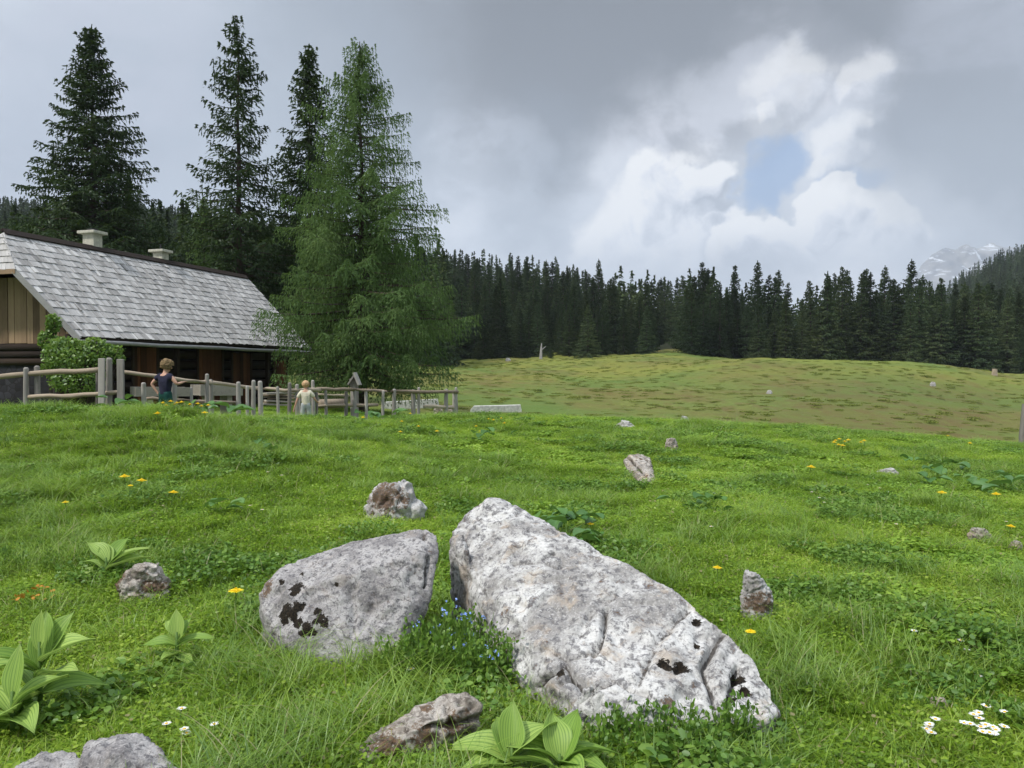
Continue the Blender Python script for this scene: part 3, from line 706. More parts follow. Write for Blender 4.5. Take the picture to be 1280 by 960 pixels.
for i in range(7):
    parts = [blades(g, 250, .15, (.02, .055), .0030, .9, 3, 1.1), blades(g, 22, .15, (.05, .11), .0030, 1.0, 3, .8)]
    parts.append(leaflets(g, 50 if i % 2 else 110, .15, (.012, .045), .0078))
    n0 = 0; V = []; Fq = []; A = []
    for v_, f_, a_ in parts: V.append(v_); Fq.append(f_ + n0); A.append(a_); n0 += len(v_)
    lawn.append(np_mesh('lawn_patch', np.concatenate(V), np.concatenate(Fq), {'v': np.concatenate(A)}, mats=[M['grass']]))
clov = []
for i in range(4):
    V, Fq, A = leaflets(g, 190, .14, (.01, .055), .0095 + .0022 * i, .9); V2, F2, A2 = blades(g, 60, .15, (.03, .09), .003, .9)
    me = np_mesh('clover_patch', np.concatenate([V, V2]), np.concatenate([Fq, F2 + len(V)]), {'v': np.concatenate([A, A2])}, mats=[M['clover'], M['grass']], midx=np.r_[np.zeros(len(Fq)), np.ones(len(F2))]); clov.append(me)
tuft = []
for i in range(5):
    V, Fq, A = blades(g, 110 + 15 * i, .12, (.06, .16 + .015 * i), .0038, 1.15, 5, .7)
    tuft.append(np_mesh('tall_tuft', V, Fq, {'v': A}, mats=[M['tall']]))
herbm = []
for i in range(3):      # leafy stems, yarrow-like and dock-like ground herbs
    V, Fq, A = leaflets(g, 190, .15, (.02, .085), .0095 + .0025 * i, .55); V2, F2, A2 = blades(g, 50, .14, (.05, .14), .004, .8)
    herbm.append(np_mesh('herb_patch', np.concatenate([V, V2]), np.concatenate([Fq, F2 + len(V)]), {'v': np.concatenate([A, A2])}, mats=[M['herb'], M['tall']], midx=np.r_[np.zeros(len(Fq)), np.ones(len(F2))]))
KG = lawn + clov + tuft + herbm; n_l, n_c, n_t, n_h = len(lawn), len(clov), len(tuft), len(herbm)
ROCK_FOOT = []     # (x, y, rx, ry) filled before the grass is scattered: kept clear of blades
def scatter_grass():
    pts, rot, scl, idx = [], [], [], []
    def zone(y0, y1, dens, s0, s1, pxm=90):
        u0, u1 = -(640 + pxm) / F, (640 + pxm) / F
        area = (u1 - u0) * (y1 ** 2 - y0 ** 2) / 2; n = int(area * dens)
        y = np.sqrt(g.uniform(y0 ** 2, y1 ** 2, n)); x = g.uniform(u0, u1, n) * y
        keep = np.ones(n, bool)
        for (cx, cy, rx, ry) in ROCK_FOOT: keep &= ((x - cx) / rx) ** 2 + ((y - cy) / ry) ** 2 > 1
        x, y = x[keep], y[keep]; n = len(x); P3 = np.stack([x, y, x * 0], 1)
        z = terr(x, y)
        a = fbm(P3 * 1.1, 3, 21) + .5; b = fbm(P3 * .8 + 40, 3, 22) + .5; c = fbm(P3 * 1.5 + 90, 3, 23) + .5; r = g.uniform(0, 1, n)
        px = 640 + F * x / y
        # longer grass: left side, along the crest on the left, and right of the big rock
        tallness = np.clip((a - .54) * 7, 0, 1) * .60 + .07
        tallness += .5 * ((px < 330) & (y > 5) & (y < 8) & (px < 120)) + .45 * ((px > 1020) & (y > 4.0) & (y < 5.4)) + .35 * ((px > 840) & (px < 1000) & (y > 5.8) & (y < 7.4)) + .45 * ((px < 560) & (y > 8.5) & (y < 13)) + .6 * ((px < 95) & (y > 6.2) & (y < 9.5))
        k = np.where(r < tallness * .5, 2, np.where((b > .58) & (g.uniform(0, 1, n) < .42), 1, 0))
        k = np.where((c > .60) & (g.uniform(0, 1, n) < .38) & (k != 2), 3, k)
        id_ = np.where(k == 0, g.integers(0, n_l, n), np.where(k == 1, n_l + g.integers(0, n_c, n), np.where(k == 2, n_l + n_c + g.integers(0, n_t, n), n_l + n_c + n_t + g.integers(0, n_h, n))))
        s = g.uniform(s0, s1, n) * 1.28; s = s * np.where(k == 2, .75 + .35 * g.uniform(0, 1, n), 1)
        hz = np.minimum(s, 1.12) * (.58 + .7 * np.clip(a, 0, 1) * g.uniform(.7, 1.2, n))
        pts.append(np.stack([x, y, z], 1)); rot.append(np.stack([g.normal(0, .08, n), g.normal(0, .08, n), g.uniform(0, 6.283, n)], 1)); scl.append(np.stack([s, s, hz], 1)); idx.append(id_)
    zone(1.9, 6, 72, .8, 1.15); zone(6, 12, 46, .9, 1.3); zone(12, 20, 34, 1.1, 1.6); zone(20, 32, 14, 1.6, 2.3)
    P, R, S, I = [np.concatenate(q) for q in (pts, rot, scl, idx)]
    print('grass patches', len(P))
    instancer('grass', P, R, S, I, KG, 'lush green meadow grass with clover and taller tufts')
    # hill herbage
    V, Fq, A = blades(g, 160, .55, (.06, .20), .035, .9, 2, .9); V3, F3, A3 = leaflets(g, 60, .6, (.02, .16), .07, .8)
    t1 = np_mesh('hill_tuft', np.concatenate([V, V3]), np.concatenate([Fq, F3 + len(V)]), {'v': np.concatenate([A, A3])}, mats=[M['hilltuft']])
    V, Fq, A = leaflets(g, 150, .6, (.02, .14), .05, .6)
    t2 = np_mesh('heath_cushion', V, Fq, {'v': A}, mats=[M['hilltuft']])
    n = 26000; y = np.sqrt(g.uniform(32 ** 2, 156 ** 2, n)); x = g.uniform(-.12, .78, n) * y
    P3 = np.stack([x, y, x * 0], 1); d = fbm(P3 * .16, 4, 31) + .5; keep = g.uniform(0, 1, n) < .10 + .06 * d; x, y, d = x[keep], y[keep], d[keep]; n = len(x)
    s = g.uniform(.4, 1.1, n); sz = s * np.clip((d - .35) * 2.5, .25, .8)
    instancer('hill_herbage', np.stack([x, y, terr(x, y)], 1), np.stack([np.zeros(n), np.zeros(n), g.uniform(0, 6.28, n)], 1), np.stack([s, s, sz], 1), (g.uniform(0, 1, n) < .4).astype(int), [t1, t2],
              'olive and brown herbage on the meadow hill')

# ------------------------------------------------------------------ rocks
def rock_mat(name, light=(.58, .57, .56), mid=(.34, .325, .33), dark=(.10, .095, .10), warm=(.42, .33, .24), speck=.5, warmth=.4, sc=1.0):
    m, t = new_mat(name); p = t.n('ShaderNodeTexCoord').outputs['Object']; ps = t.vm('SCALE', p, scale=sc)
    n1 = t.noise(ps, 3.2, 8, .65, .3); n2 = t.noise(ps, 26., 8, .7, .2); n3 = t.noise(ps, 75., 6, .75); n4 = t.noise(t.vm('ADD', ps, (9, 4, 2)), 6., 6, .65, .5)
    n5 = t.noise(t.vm('ADD', ps, (3, 14, 7)), 11., 7, .68, .4)
    c = t.mix(t.smooth(n1, .38, .60), mid, light)
    c = t.mix(t.math('MULTIPLY', t.smooth(n2, .49, .60), speck), c, dark)
    c = t.mix(t.math('MULTIPLY', t.smooth(n3, .53, .64), speck * .75), c, tuple(x * .55 for x in mid))
    c = t.mix(t.smooth(n3, .46, .36, 0, .5), c, tuple(min(1, x * 1.3) for x in light))
    c = t.mix(t.math('MULTIPLY', t.smooth(n4, .54, .66), warmth), c, warm)
    c = t.mix(t.math('MULTIPLY', t.smooth(n5, .57, .66), speck * .9), c, dark)
    cr = t.n('ShaderNodeTexVoronoi', feature='DISTANCE_TO_EDGE', ins={'Vector': t.vm('ADD', ps, t.vm('SCALE', t.noise(ps, 4., 4, .6, 0, 1), scale=.25)), 'Scale': 3.4}).outputs[0]
    crm = t.math('MULTIPLY', t.smooth(cr, .022, .004), t.smooth(n1, .45, .52))
    c = t.mix(t.math('MULTIPLY', t.math('MULTIPLY', crm, t.smooth(n4, .5, .56)), .6), c, tuple(x * .6 for x in dark))
    cl = t.n('ShaderNodeAttribute', attribute_name='cleft').outputs['Fac']      # soil and lichen lodged in the clefts
    c = t.mix(t.smooth(t.math('ADD', cl, t.math('MULTIPLY', t.math('SUBTRACT', n2, .5), 1.2)), .45, .85, 0, .85), c, (.05, .042, .035))
    moss = t.n('ShaderNodeAttribute', attribute_name='moss').outputs['Fac']; rust = t.n('ShaderNodeAttribute', attribute_name='rust').outputs['Fac']
    c = t.mix(t.smooth(t.math('ADD', rust, t.math('ADD', t.math('MULTIPLY', t.math('SUBTRACT', n5, .5), 3.4), t.math('MULTIPLY', t.math('SUBTRACT', n3, .5), 1.8))), .50, .78, 0, .85), c, t.mix(t.smooth(n3, .4, .6), (.045, .027, .016), (.15, .085, .042)))
    c = t.mix(t.smooth(t.math('ADD', moss, t.math('MULTIPLY', t.math('SUBTRACT', n2, .5), 2.6)), .42, .52), c, t.mix(t.smooth(n3, .4, .6), (.006, .005, .004), (.03, .022, .014)))
    h = t.math('ADD', t.math('ADD', n1, t.math('MULTIPLY', n2, .5)), t.math('ADD', t.math('MULTIPLY', n3, .28), t.math('MULTIPLY', t.smooth(cr, 0, .03), .08)))
    out(t, pbr(t, c, .92, h, .9, .018, .2)); return m
M['lime'] = rock_mat('limestone_slab', light=(.56, .545, .52), mid=(.27, .255, .24), speck=.8, warmth=.5)
M['granite'] = rock_mat('speckled_limestone', light=(.41, .39, .375), mid=(.21, .195, .19), speck=.85, warmth=.15, sc=1.5)
M['brownrock'] = rock_mat('brown_limestone', light=(.47, .43, .38), mid=(.21, .18, .15), dark=(.06, .045, .035), speck=.7, warmth=.6)
M['smallrock'] = rock_mat('small_limestone', light=(.48, .47, .45), mid=(.28, .26, .245), speck=.45, warmth=.3)
def rock(name, hulls, label, mat, vox=.012, amp=.03, fine=.006, pits=0.0, moss=(), rust=(), group=None, seed=0, freq=3.0, foot=True, cracks=(), dents=()):
    """union of convex hulls, remeshed finely, then roughened; moss/rust: [(point, radius)]"""
    bm = bmesh.new(); allp = np.array([p[:] for h in hulls for p in h]); cen = Vector(allp.mean(0)); base = Vector((cen.x, cen.y, tz(cen.x, cen.y)))
    for h in hulls:
        vs = [bm.verts.new(Vector(p) - base) for p in h]
        r_ = bmesh.ops.convex_hull(bm, input=vs)
        bmesh.ops.delete(bm, geom=[e for e in set(r_['geom_interior']) | set(r_['geom_unused']) if isinstance(e, bmesh.types.BMVert) and e.is_valid], context='VERTS')
    bmesh.ops.recalc_face_normals(bm, faces=bm.faces)
    me = bpy.data.meshes.new(name); bm.to_mesh(me); bm.free()
    tmp = bpy.data.objects.new('tmp', me); C.objects.link(tmp)
    md = tmp.modifiers.new('r', 'REMESH'); md.mode = 'VOXEL'; md.voxel_size = vox
    sm = tmp.modifiers.new('s', 'SMOOTH'); sm.iterations = 1; sm.factor = .5
    dg = bpy.context.evaluated_depsgraph_get(); m2 = bpy.data.meshes.new_from_object(tmp.evaluated_get(dg))
    bpy.data.objects.remove(tmp); m2.name = name
    n = len(m2.vertices); V = np.zeros(n * 3, np.float32); m2.vertices.foreach_get('co', V); V = V.reshape(-1, 3)
    N = np.zeros(n * 3, np.float32); m2.vertices.foreach_get('normal', N); N = N.reshape(-1, 3)
    from mathutils.bvhtree import BVHTree
    bvh = BVHTree.FromPolygons([Vector(v) for v in V.tolist()], [tuple(p.vertices) for p in m2.polygons])
    def hit(p):
        p = p if isinstance(p, Vector) else Vector(p); d_ = p.normalized()
        h_ = bvh.ray_cast(-base, d_)
        return np.array(h_[0][:]) if h_[0] is not None else np.array((p - base)[:])
    r1 = fbm(V * freq + seed * 3.1, 4, seed + 1, .5); rdg = np.abs(fbm(V * freq * 1.8 + seed, 4, seed + 7, .55)) * 2
    r2 = fbm(V * 30, 3, seed + 2, .6)
    stra = np.abs(((V @ np.array([.35, .45, .82])) * 9 + r1 * 2.5) % 1 - .5)
    cell = fbm(V * freq * .9 + 11, 2, seed + 20); facet = np.abs((cell * 7 + .5) % 1 - .5) * 2
    d = (facet - .5) * amp * .55 + r1 * amp * 2 - np.clip(.12 - rdg, 0, 1) * amp * 3.2 + r2 * fine * 2 + (stra - .25) * amp * .25
    if pits: d -= np.clip(fbm(V * 14 + 3, 3, seed + 4) - (.5 - .32) + 0, 0, 1) * pits
    wob = fbm(V * 9 + seed, 3, 77)[:, None] * .05 * np.array([1, .6, .8]) + fbm(V * 28, 2, 78)[:, None] * .015; VW = V + wob
    crk = np.zeros(n)
    for line, wd_, dp in cracks:
        pts_ = [hit(at(x, y, 3.5)) for x, y in line]; best = np.full(n, 9.)
        for a_, b_ in zip(pts_[:-1], pts_[1:]):
            ab = b_ - a_; tt = np.clip(((VW - a_) @ ab) / (ab @ ab + 1e-9), 0, 1); best = np.minimum(best, np.linalg.norm(VW - a_ - tt[:, None] * ab, axis=1))
        d -= dp * 1.3 * np.exp(-(best / (wd_ * 1.5)) ** 2); crk = np.maximum(crk, np.exp(-(best / (wd_ * 1.25)) ** 2) * min(1, dp / .025))
    for x, y, r_, dp in dents:
        q = hit(at(x, y, 3.5)); d -= dp * np.exp(-(np.linalg.norm(VW - q, axis=1) / r_) ** 2)
    V0 = V.copy(); V = V + N * d[:, None]; m2.vertices.foreach_set('co', V.astype(np.float32).ravel())
    for nm, lst in (('moss', moss), ('rust', rust)):
        a = np.zeros(n)
        for p, rr_ in lst:
            q = hit(p); dd = np.linalg.norm(V0 - q, axis=1); a = np.maximum(a, np.clip(1.25 - dd / rr_ * .75, 0, 1))
        m2.attributes.new(nm, 'FLOAT', 'POINT').data.foreach_set('value', a.astype(np.float32))
    m2.attributes.new('cleft', 'FLOAT', 'POINT').data.foreach_set('value', crk.astype(np.float32))
    m2.polygons.foreach_set('use_smooth', [True] * len(m2.polygons)); m2.materials.clear(); m2.materials.append(mat); m2.update()
    o = link(name, m2); o.location = base; tag(o, label, 'rock', group)
    if foot:
        lo, hi = V.min(0), V.max(0); ROCK_FOOT.append((base.x + (lo[0] + hi[0]) / 2, base.y + (lo[1] + hi[1]) / 2, (hi[0] - lo[0]) * .40, (hi[1] - lo[1]) * .36))
    return o
def back(pts, dy, z): return [Vector((p.x * (1 + dy * .15 / max(p.y, 1)), p.y + dy, z)) for p in pts]
# the large slab
ridge = [at(608, 620, 4.75), at(632, 623, 4.80), at(690, 663, 4.45), at(730, 686, 4.25), at(790, 722, 3.95), at(850, 742, 3.72), at(905, 785, 3.50), at(945, 822, 3.36), at(962, 860, 3.24), at(974, 886, 3.16)]
foot = [at(740, 912, 3.05), at(700, 880, 3.25), at(640, 842, 3.55), at(612, 788, 3.95), at(590, 730, 4.3), at(566, 690, 4.55), at(900, 906, 3.04), at(960, 900, 3.1), at(820, 915, 3.02)]
side_ = [at(565, 664, 4.62), at(584, 640, 4.70), at(700, 850, 3.28), at(820, 870, 3.10)]
h1 = ridge + foot + side_ + back(ridge[:6], .35, -1.75) + back(ridge[6:], .22, -1.72) + back(foot, .05, -1.75)
h2 = [at(566, 672, 4.5), at(586, 690, 4.25), at(590, 720, 4.2), at(560, 690, 4.5), at(575, 668, 4.5)] + back([at(566, 700, 4.5), at(588, 730, 4.25), at(575, 700, 4.6)], 0, -1.7)
h3 = [at(770, 880, 3.06), at(720, 870, 3.12), at(745, 850, 3.1), at(700, 905, 3.1), at(770, 925, 3.0)]
rock('boulder', [h1, h2, h3], 'largest boulder, a long pale slanting slab in the middle foreground', M['lime'], .0095, .024, .006, .07, seed=2, freq=3.0,
     moss=[(at(831, 829, 3.3), .030), (at(850, 833, 3.28), .035), (at(871, 773, 3.6), .022), (at(872, 803, 3.45), .014), (at(925, 846, 3.26), .035), (at(932, 862, 3.2), .024), (at(915, 870, 3.15), .02), (at(700, 840, 3.4), .02), (at(706, 660, 4.45), .015)],
     rust=[(at(836, 876, 3.1), .03)],
     cracks=[([(757, 764), (752, 790), (741, 816)], .009, .035), ([(741, 816), (712, 822), (690, 806), (672, 812)], .008, .02), ([(668, 858), (690, 842), (706, 828), (716, 846), (700, 858)], .009, .03), ([(716, 846), (735, 862), (728, 902)], .010, .035),
             ([(735, 862), (770, 852), (812, 868)], .008, .02), ([(640, 702), (668, 706), (690, 694)], .007, .02), ([(690, 694), (705, 702), (698, 712), (684, 706)], .006, .018), ([(860, 760), (820, 800), (800, 850)], .012, .02), ([(700, 730), (660, 770), (640, 800)], .012, .016),
             ([(905, 790), (880, 830), (895, 880)], .012, .03), ([(780, 740), (740, 760), (720, 800)], .014, .015), ([(925, 830), (915, 870), (905, 900)], .010, .03)],
     dents=[(831, 829, .02, .03), (850, 833, .025, .03), (925, 846, .03, .035), (932, 862, .02, .03), (871, 773, .018, .025), (780, 800, .07, .03), (700, 760, .08, .03), (650, 690, .06, .025), (745, 880, .05, .03), (880, 800, .05, .025), (690, 875, .03, .03), (860, 870, .05, .03), (620, 660, .05, .02)])
ROCK_FOOT.clear(); ROCK_FOOT += [(.02, 4.25, .22, .38), (.35, 3.85, .42, .38), (.75, 3.5, .38, .24), (1.0, 3.25, .15, .09), (.45, 3.5, .25, .2)]
top = [at(331, 728, 4.1), at(350, 709, 4.2), at(390, 693, 4.3), at(430, 680, 4.35), at(500, 665, 4.38), at(535, 660, 4.35), at(546, 668, 4.3)]
fr = [at(549, 690, 4.2), at(540, 740, 4.05), at(525, 772, 3.98), at(494, 806, 3.82), at(455, 826, 3.74), at(410, 830, 3.72), at(372, 822, 3.76), at(347, 795, 3.86), at(326, 760, 4.0), at(322, 742, 4.08)]
mid_ = [at(360, 740, 3.95), at(430, 720, 4.0), at(520, 695, 4.1), at(350, 725, 4.05)]
rock('boulder', [top + fr + mid_ + [Vector((p.x * (1.03 if p.x < -1 else 1.0) - (.22 if p.x > -.75 else 0), p.y + .4, -1.7)) for p in top] + back(fr[3:], .05, -1.7)], 'rounded grey speckled boulder with black moss spots, left of the large slab', M['granite'], .0095, .020, .004, .03, seed=5, freq=3.2,
     cracks=[([(528, 668), (536, 700), (530, 735)], .008, .025), ([(470, 700), (440, 740), (445, 790)], .012, .012), ([(350, 735), (400, 712), (450, 705)], .012, .012)], dents=[(520, 720, .05, .02), (390, 740, .08, .02), (460, 770, .08, .025), (340, 745, .04, .02)],
     moss=[(at(370, 731, 3.97), .036), (at(352, 726, 4.0), .018), (at(358, 762, 3.86), .035), (at(372, 758, 3.88), .03), (at(355, 775, 3.84), .025), (at(371, 779, 3.84), .028), (at(384, 785, 3.83), .03), (at(397, 764, 3.88), .020), (at(402, 772, 3.87), .026), (at(395, 777, 3.86), .018), (at(377, 717, 4.05), .012), (at(364, 768, 3.86), .03), (at(352, 768, 3.86), .025), (at(390, 790, 3.83), .022), (at(378, 792, 3.83), .022), (at(405, 779, 3.86), .022), (at(368, 738, 3.95), .024), (at(420, 731, 3.95), .012)],
     rust=[(at(333, 735, 4.05), .05)])
ROCK_FOOT[-1:] = [(-.75, 4.12, .36, .26)]
def Yg(px, py, h):      # depth at which the pixel is h above the ground
    Y = 3.0
    for _ in range(900):
        p = at(px, py, Y)
        if p.z - tz(p.x, p.y) <= h: return Y
        Y += .02 * (1 + Y * .05)
    return Y
def chunk(px, py, w_px, h_px, Y, label, mat, seed, tilt=0., **kw):
    """a smaller rock: irregular hull whose base centre is at pixel (px,py)"""
    r = random.Random(seed)
    if Y < 30: Y = Yg(px, py, .015)
    b = at(px, py, Y); W = w_px / F * Y; H = h_px / F * Y; pts = []
    for k in range(9):
        a = k * 6.283 / 9 + r.uniform(-.2, .2); R = r.uniform(.42, .52)
        pts.append(b + Vector((math.cos(a) * W * R, math.sin(a) * W * R * .7 + W * .2, -.12)))
        pts.append(b + Vector((math.cos(a) * W * R * .95, math.sin(a) * W * R * .65 + W * .2, H * r.uniform(.15, .45))))
    for k in range(5):
        a = k * 6.283 / 5 + r.uniform(-.3, .3)
        pts.append(b + Vector((math.cos(a) * W * .24 + tilt * W, math.sin(a) * W * .18 + W * .2, H * r.uniform(.85, 1.0))))
    kw.setdefault('vox', max(.006, W / 60)); kw.setdefault('amp', W * .085); kw.setdefault('fine', W * .018); kw.setdefault('pits', W * .22)
    mo = [(b + Vector(p) * W, q * W) for p, q in kw.pop('moss_l', [])]; ru = [(b + Vector(p) * W, q * W) for p, q in kw.pop('rust_l', [])]
    return rock('rock', [pts], label, mat, moss=mo, rust=ru, seed=seed, freq=2.6 / W, **kw)
chunk(490, 650, 96, 44, 7.0, 'grey rock with a brown mossy patch on top, above the gap between the two boulders', M['smallrock'], 31, -.05, rust_l=[((-.15, -.1, .35), .22), ((.0, -.15, .3), .18), ((-.3, 0, .3), .12)])
chunk(172, 748, 84, 42, 4.75, 'small peaked rock streaked white and dark brown, above the young hellebore', M['brownrock'], 32, .0, rust_l=[((-.25, -.1, .2), .25), ((.3, -.1, .2), .2)])
chunk(949, 772, 46, 60, 4.45, 'small upright rock with a white tip and rust brown sides, right of the large slab', M['smallrock'], 33, -.15, rust_l=[((0, -.2, .45), .35), ((.25, -.1, .5), .3), ((-.25, -.2, .5), .25)])
# long brown rock in front
bp = [at(446, 935, 2.86), at(452, 950, 2.8), at(500, 944, 2.84), at(540, 928, 2.92), at(598, 902, 3.0), at(602, 882, 3.02), at(592, 867, 3.06), at(562, 863, 3.1), at(530, 876, 3.06), at(490, 905, 2.98), at(458, 922, 2.92), at(530, 905, 2.9)]
rock('rock', [bp + back(bp, .06, -1.7)], 'long brown and cream pitted rock in front of the large slab', M['brownrock'], .008, .018, .004, .05, seed=8, freq=6,
     rust=[(at(490, 935, 2.95), .07), (at(530, 922, 2.98), .06), (at(565, 905, 3.), .05), (at(535, 885, 3.1), .03), (at(585, 890, 3), .02)], dents=[(560, 885, .02, .03), (575, 878, .015, .025), (545, 893, .018, .03), (590, 885, .015, .02), (570, 900, .02, .03)], cracks=[([(455, 930), (500, 915), (545, 905), (600, 900)], .008, .03)])
bl = [at(98, 948, 2.62), at(105, 925, 2.72), at(140, 915, 2.78), at(178, 914, 2.78), at(200, 932, 2.7), at(222, 962, 2.6), at(210, 1010, 2.5), at(110, 1010, 2.5), at(150, 940, 2.6)]
rock('rock', [bl + back(bl, .1, -1.7)], 'speckled grey rock cut by the bottom left edge of the picture', M['granite'], .008, .016, .003, .03, seed=9, freq=6)
bl = [at(-10, 1000, 2.5), at(20, 955, 2.6), at(55, 938, 2.68), at(92, 936, 2.68), at(112, 955, 2.6), at(110, 1010, 2.45), at(0, 1010, 2.4)]
rock('rock', [bl + back(bl, .1, -1.7)], 'low pitted rock in the bottom left corner beside the speckled one', M['granite'], .008, .02, .004, .03, seed=10, freq=6)
for px, py, wp, hp, Y, lab, mt, sd, kw in [
    (840, 562, 22, 14, 14.5, 'small brown stone near the crest behind the streaked rock', 'brownrock', 42, {}),
    (783, 536, 26, 10, 17.5, 'flat white stone at the crest of the meadow', 'smallrock', 43, {}),
    (856, 527, 12, 7, 21, 'tiny pale stone on the meadow crest right of the flat white stone', 'smallrock', 44, {}),
    (1113, 595, 30, 9, 10.2, 'flat pale stone sunk in the grass at right', 'smallrock', 45, {}),
    (1177, 890, 30, 18, 3.3, 'small pinkish stone beside the daisies at lower right', 'brownrock', 46, {}),
    (1228, 676, 34, 15, 6.6, 'low mossy stone at the right side, left of its neighbour', 'brownrock', 47, {}),
    (1272, 690, 22, 14, 6.3, 'low mossy stone cut by the right edge of the picture', 'brownrock', 48, {}),
    (547, 812, 20, 12, 3.95, 'small pale stone in the grass between the two boulders', 'smallrock', 49, {}),
    (1148, 850, 16, 8, 3.55, 'tiny pale pebble in the grass above the pinkish stone', 'smallrock', 50, {}),
    (1167, 492, 9, 6, 86, 'pale boulder on the right side of the meadow hill', 'smallrock', 51, {'vox': .05}),
    (962, 499, 9, 5, 74, 'pale boulder low in the middle of the meadow hill', 'smallrock', 52, {'vox': .05}),
    (635, 453, 8, 4, 138, 'grey stone at the foot of the forest beside the larch', 'smallrock', 55, {'vox': .08}),
    (564, 515, 16, 8, 22.5, 'pale brown stone at the end post of the fence', 'brownrock', 56, {}),
    (548, 515, 14, 7, 22.3, 'dark stone under the last fence rail', 'brownrock', 57, {})]:
    if Y > 30: py = 461 - (tz((px - 640) / F * Y, Y)) / Y * F
    chunk(px, py, wp, hp, Y, lab, M[mt], sd, **kw)

sp = []
for x_, y_, h_ in [(780, 574, .10), (786, 568, .16), (803, 568, .14), (812, 572, .05), (800, 586, .12), (812, 598, .10), (820, 606, .03), (806, 608, .03), (792, 594, .06), (783, 584, .06)]:
    Y_ = Yg(x_, y_, h_); q = at(x_, y_, Y_); sp += [q, Vector((q.x, q.y + .03, q.z - h_ - .15))]
rock('rock', [sp[:12] + sp[-4:], sp[6:]], 'low ledge streaked white and brown lying across the meadow behind the large slab', M['brownrock'], .012, .03, .008, .04, seed=41, freq=6,
     rust=[(at(803, 574, 9), .10), (at(793, 588, 9), .06), (at(806, 594, 9), .05), (at(790, 574, 9), .03)], cracks=[([(785, 572), (800, 588), (815, 604)], .02, .05)])

# ------------------------------------------------------------------ the hut
ux = Vector((.279, .960, 0)).normalized(); un = Vector((.960, -.279, 0)).normalized(); Z = Vector((0, 0, 1))
DA = 22.0
EA = at(99, 420.5, DA); EB = EA + ux * 12.45          # the eave
WR = 3.14; HR = 3.20                                    # ridge offset and rise
hut = empty('alpine_hut', (EA - un * WR + ux * 6) * 1.0)
hut.location.z = -1.45; hut.rotation_euler = (0, 0, math.atan2(un.y, un.x))
Hinv = (Matrix.Translation(hut.location) @ Matrix.Rotation(hut.rotation_euler.z, 4, 'Z')).inverted()
def HB(seed=1): return MB(seed)
def hut_build(mb, name, mat, parent=hut, **kw):
    if parent is hut: mb.V = [Hinv @ Vector(p) for p in mb.V]
    else: mb.V = [Hinv @ Vector(p) for p in mb.V]
    return mb.build(name, mat, parent, **kw)
sl = Vector((0, 0, HR)) - un * WR; SL = sl.length; sd = sl.normalized(); nrm = ux.cross(sd); nrm = nrm if nrm.z > 0 else -nrm
# roof plane coordinates: s along the eave from EA, t up the slope 0..1
def rp(s, t, off=0.0, side=1):
    p = EA + ux * s
    if side == 1: return p + sl * t + nrm * off
    n2 = Vector((-nrm.dot(un) * un.x, -nrm.dot(un) * un.y, nrm.z)); q = p - un * WR * 2
    return q + (un * WR + Z * HR) * t + n2 * off
def plane_hit(px, py):
    d = px_dir(px, py); tt = EA.dot(nrm) / d.dot(nrm); P = d * tt; v = P - EA; return v.dot(ux), v.dot(sd) / SL
kx = plane_hit(17, 335); r0 = plane_hit(4, 290); r1 = plane_hit(311, 348)
print('roof', kx, r0, r1, plane_hit(385, 435), plane_hit(99, 420.5))
LEN = 12.45
TK = .61; SK = -.35                                                    # half-hip starts here
s_r0 = 0.31
def s_min(t):   # start of the slope: verge, then the hip line
    return SK * t / TK if t <= TK else SK + (s_r0 - SK) * (t - TK) / (1 - TK)
def s_max(t): return LEN - .15 * t
roof = HB(3)
def shingles(mb, side, uvl, rows=15, seed=1, full=True):
    r = random.Random(seed)
    for j in range(rows):
        t0 = j / rows - .004; t1 = (j + 1) / rows + .045
        s = s_min(max(0, t0)) - r.uniform(.0, .05)
        smx = s_max(t0)
        while s < smx:
            wd = r.uniform(.08, .20); e = min(s + wd, smx + .05)
            if s_min(min(t1, 1)) > s + .12 and t1 > TK: s0b = min(e - .01, s_min(min(t1, 1)))
            else: s0b = s
            d0 = r.uniform(-.0035, .0035); lift = r.uniform(.026, .046)
            if r.random() < .03: lift += .03; d0 -= .012
            tt1 = min(t1, 1.0)
            a, b, c, d = rp(s + .004, t0 + d0, lift, side), rp(e - .004, t0 + d0 + r.uniform(-.003, .003), lift + r.uniform(-.008, .008), side), rp(e - .004, tt1, .006, side), rp(s0b + .004, tt1, .006, side)
            n_ = nrm * .018 if side == 1 else Vector((-nrm.dot(un) * un.x, -nrm.dot(un) * un.y, nrm.z)) * .018
            vs = [a, b, c, d, a - n_, b - n_, c - n_, d - n_]
            v = min(1, max(0, r.gauss(.52, .17))); k0 = mb.n
            mb.add(vs, [(0, 1, 2, 3), (7, 6, 5, 4), (4, 5, 1, 0), (1, 5, 6, 2), (3, 7, 4, 0), (2, 6, 7, 3)], v)
            u0 = r.uniform(0, 50); uvl.extend([(u0, t0 * 4.5), (u0 + wd, t0 * 4.5), (u0 + wd, t1 * 4.5), (u0, t1 * 4.5)] * 2)
            s = e + .003
uvl = []; shingles(roof, 1, uvl, seed=4); shingles(roof, -1, uvl, rows=12, seed=5)
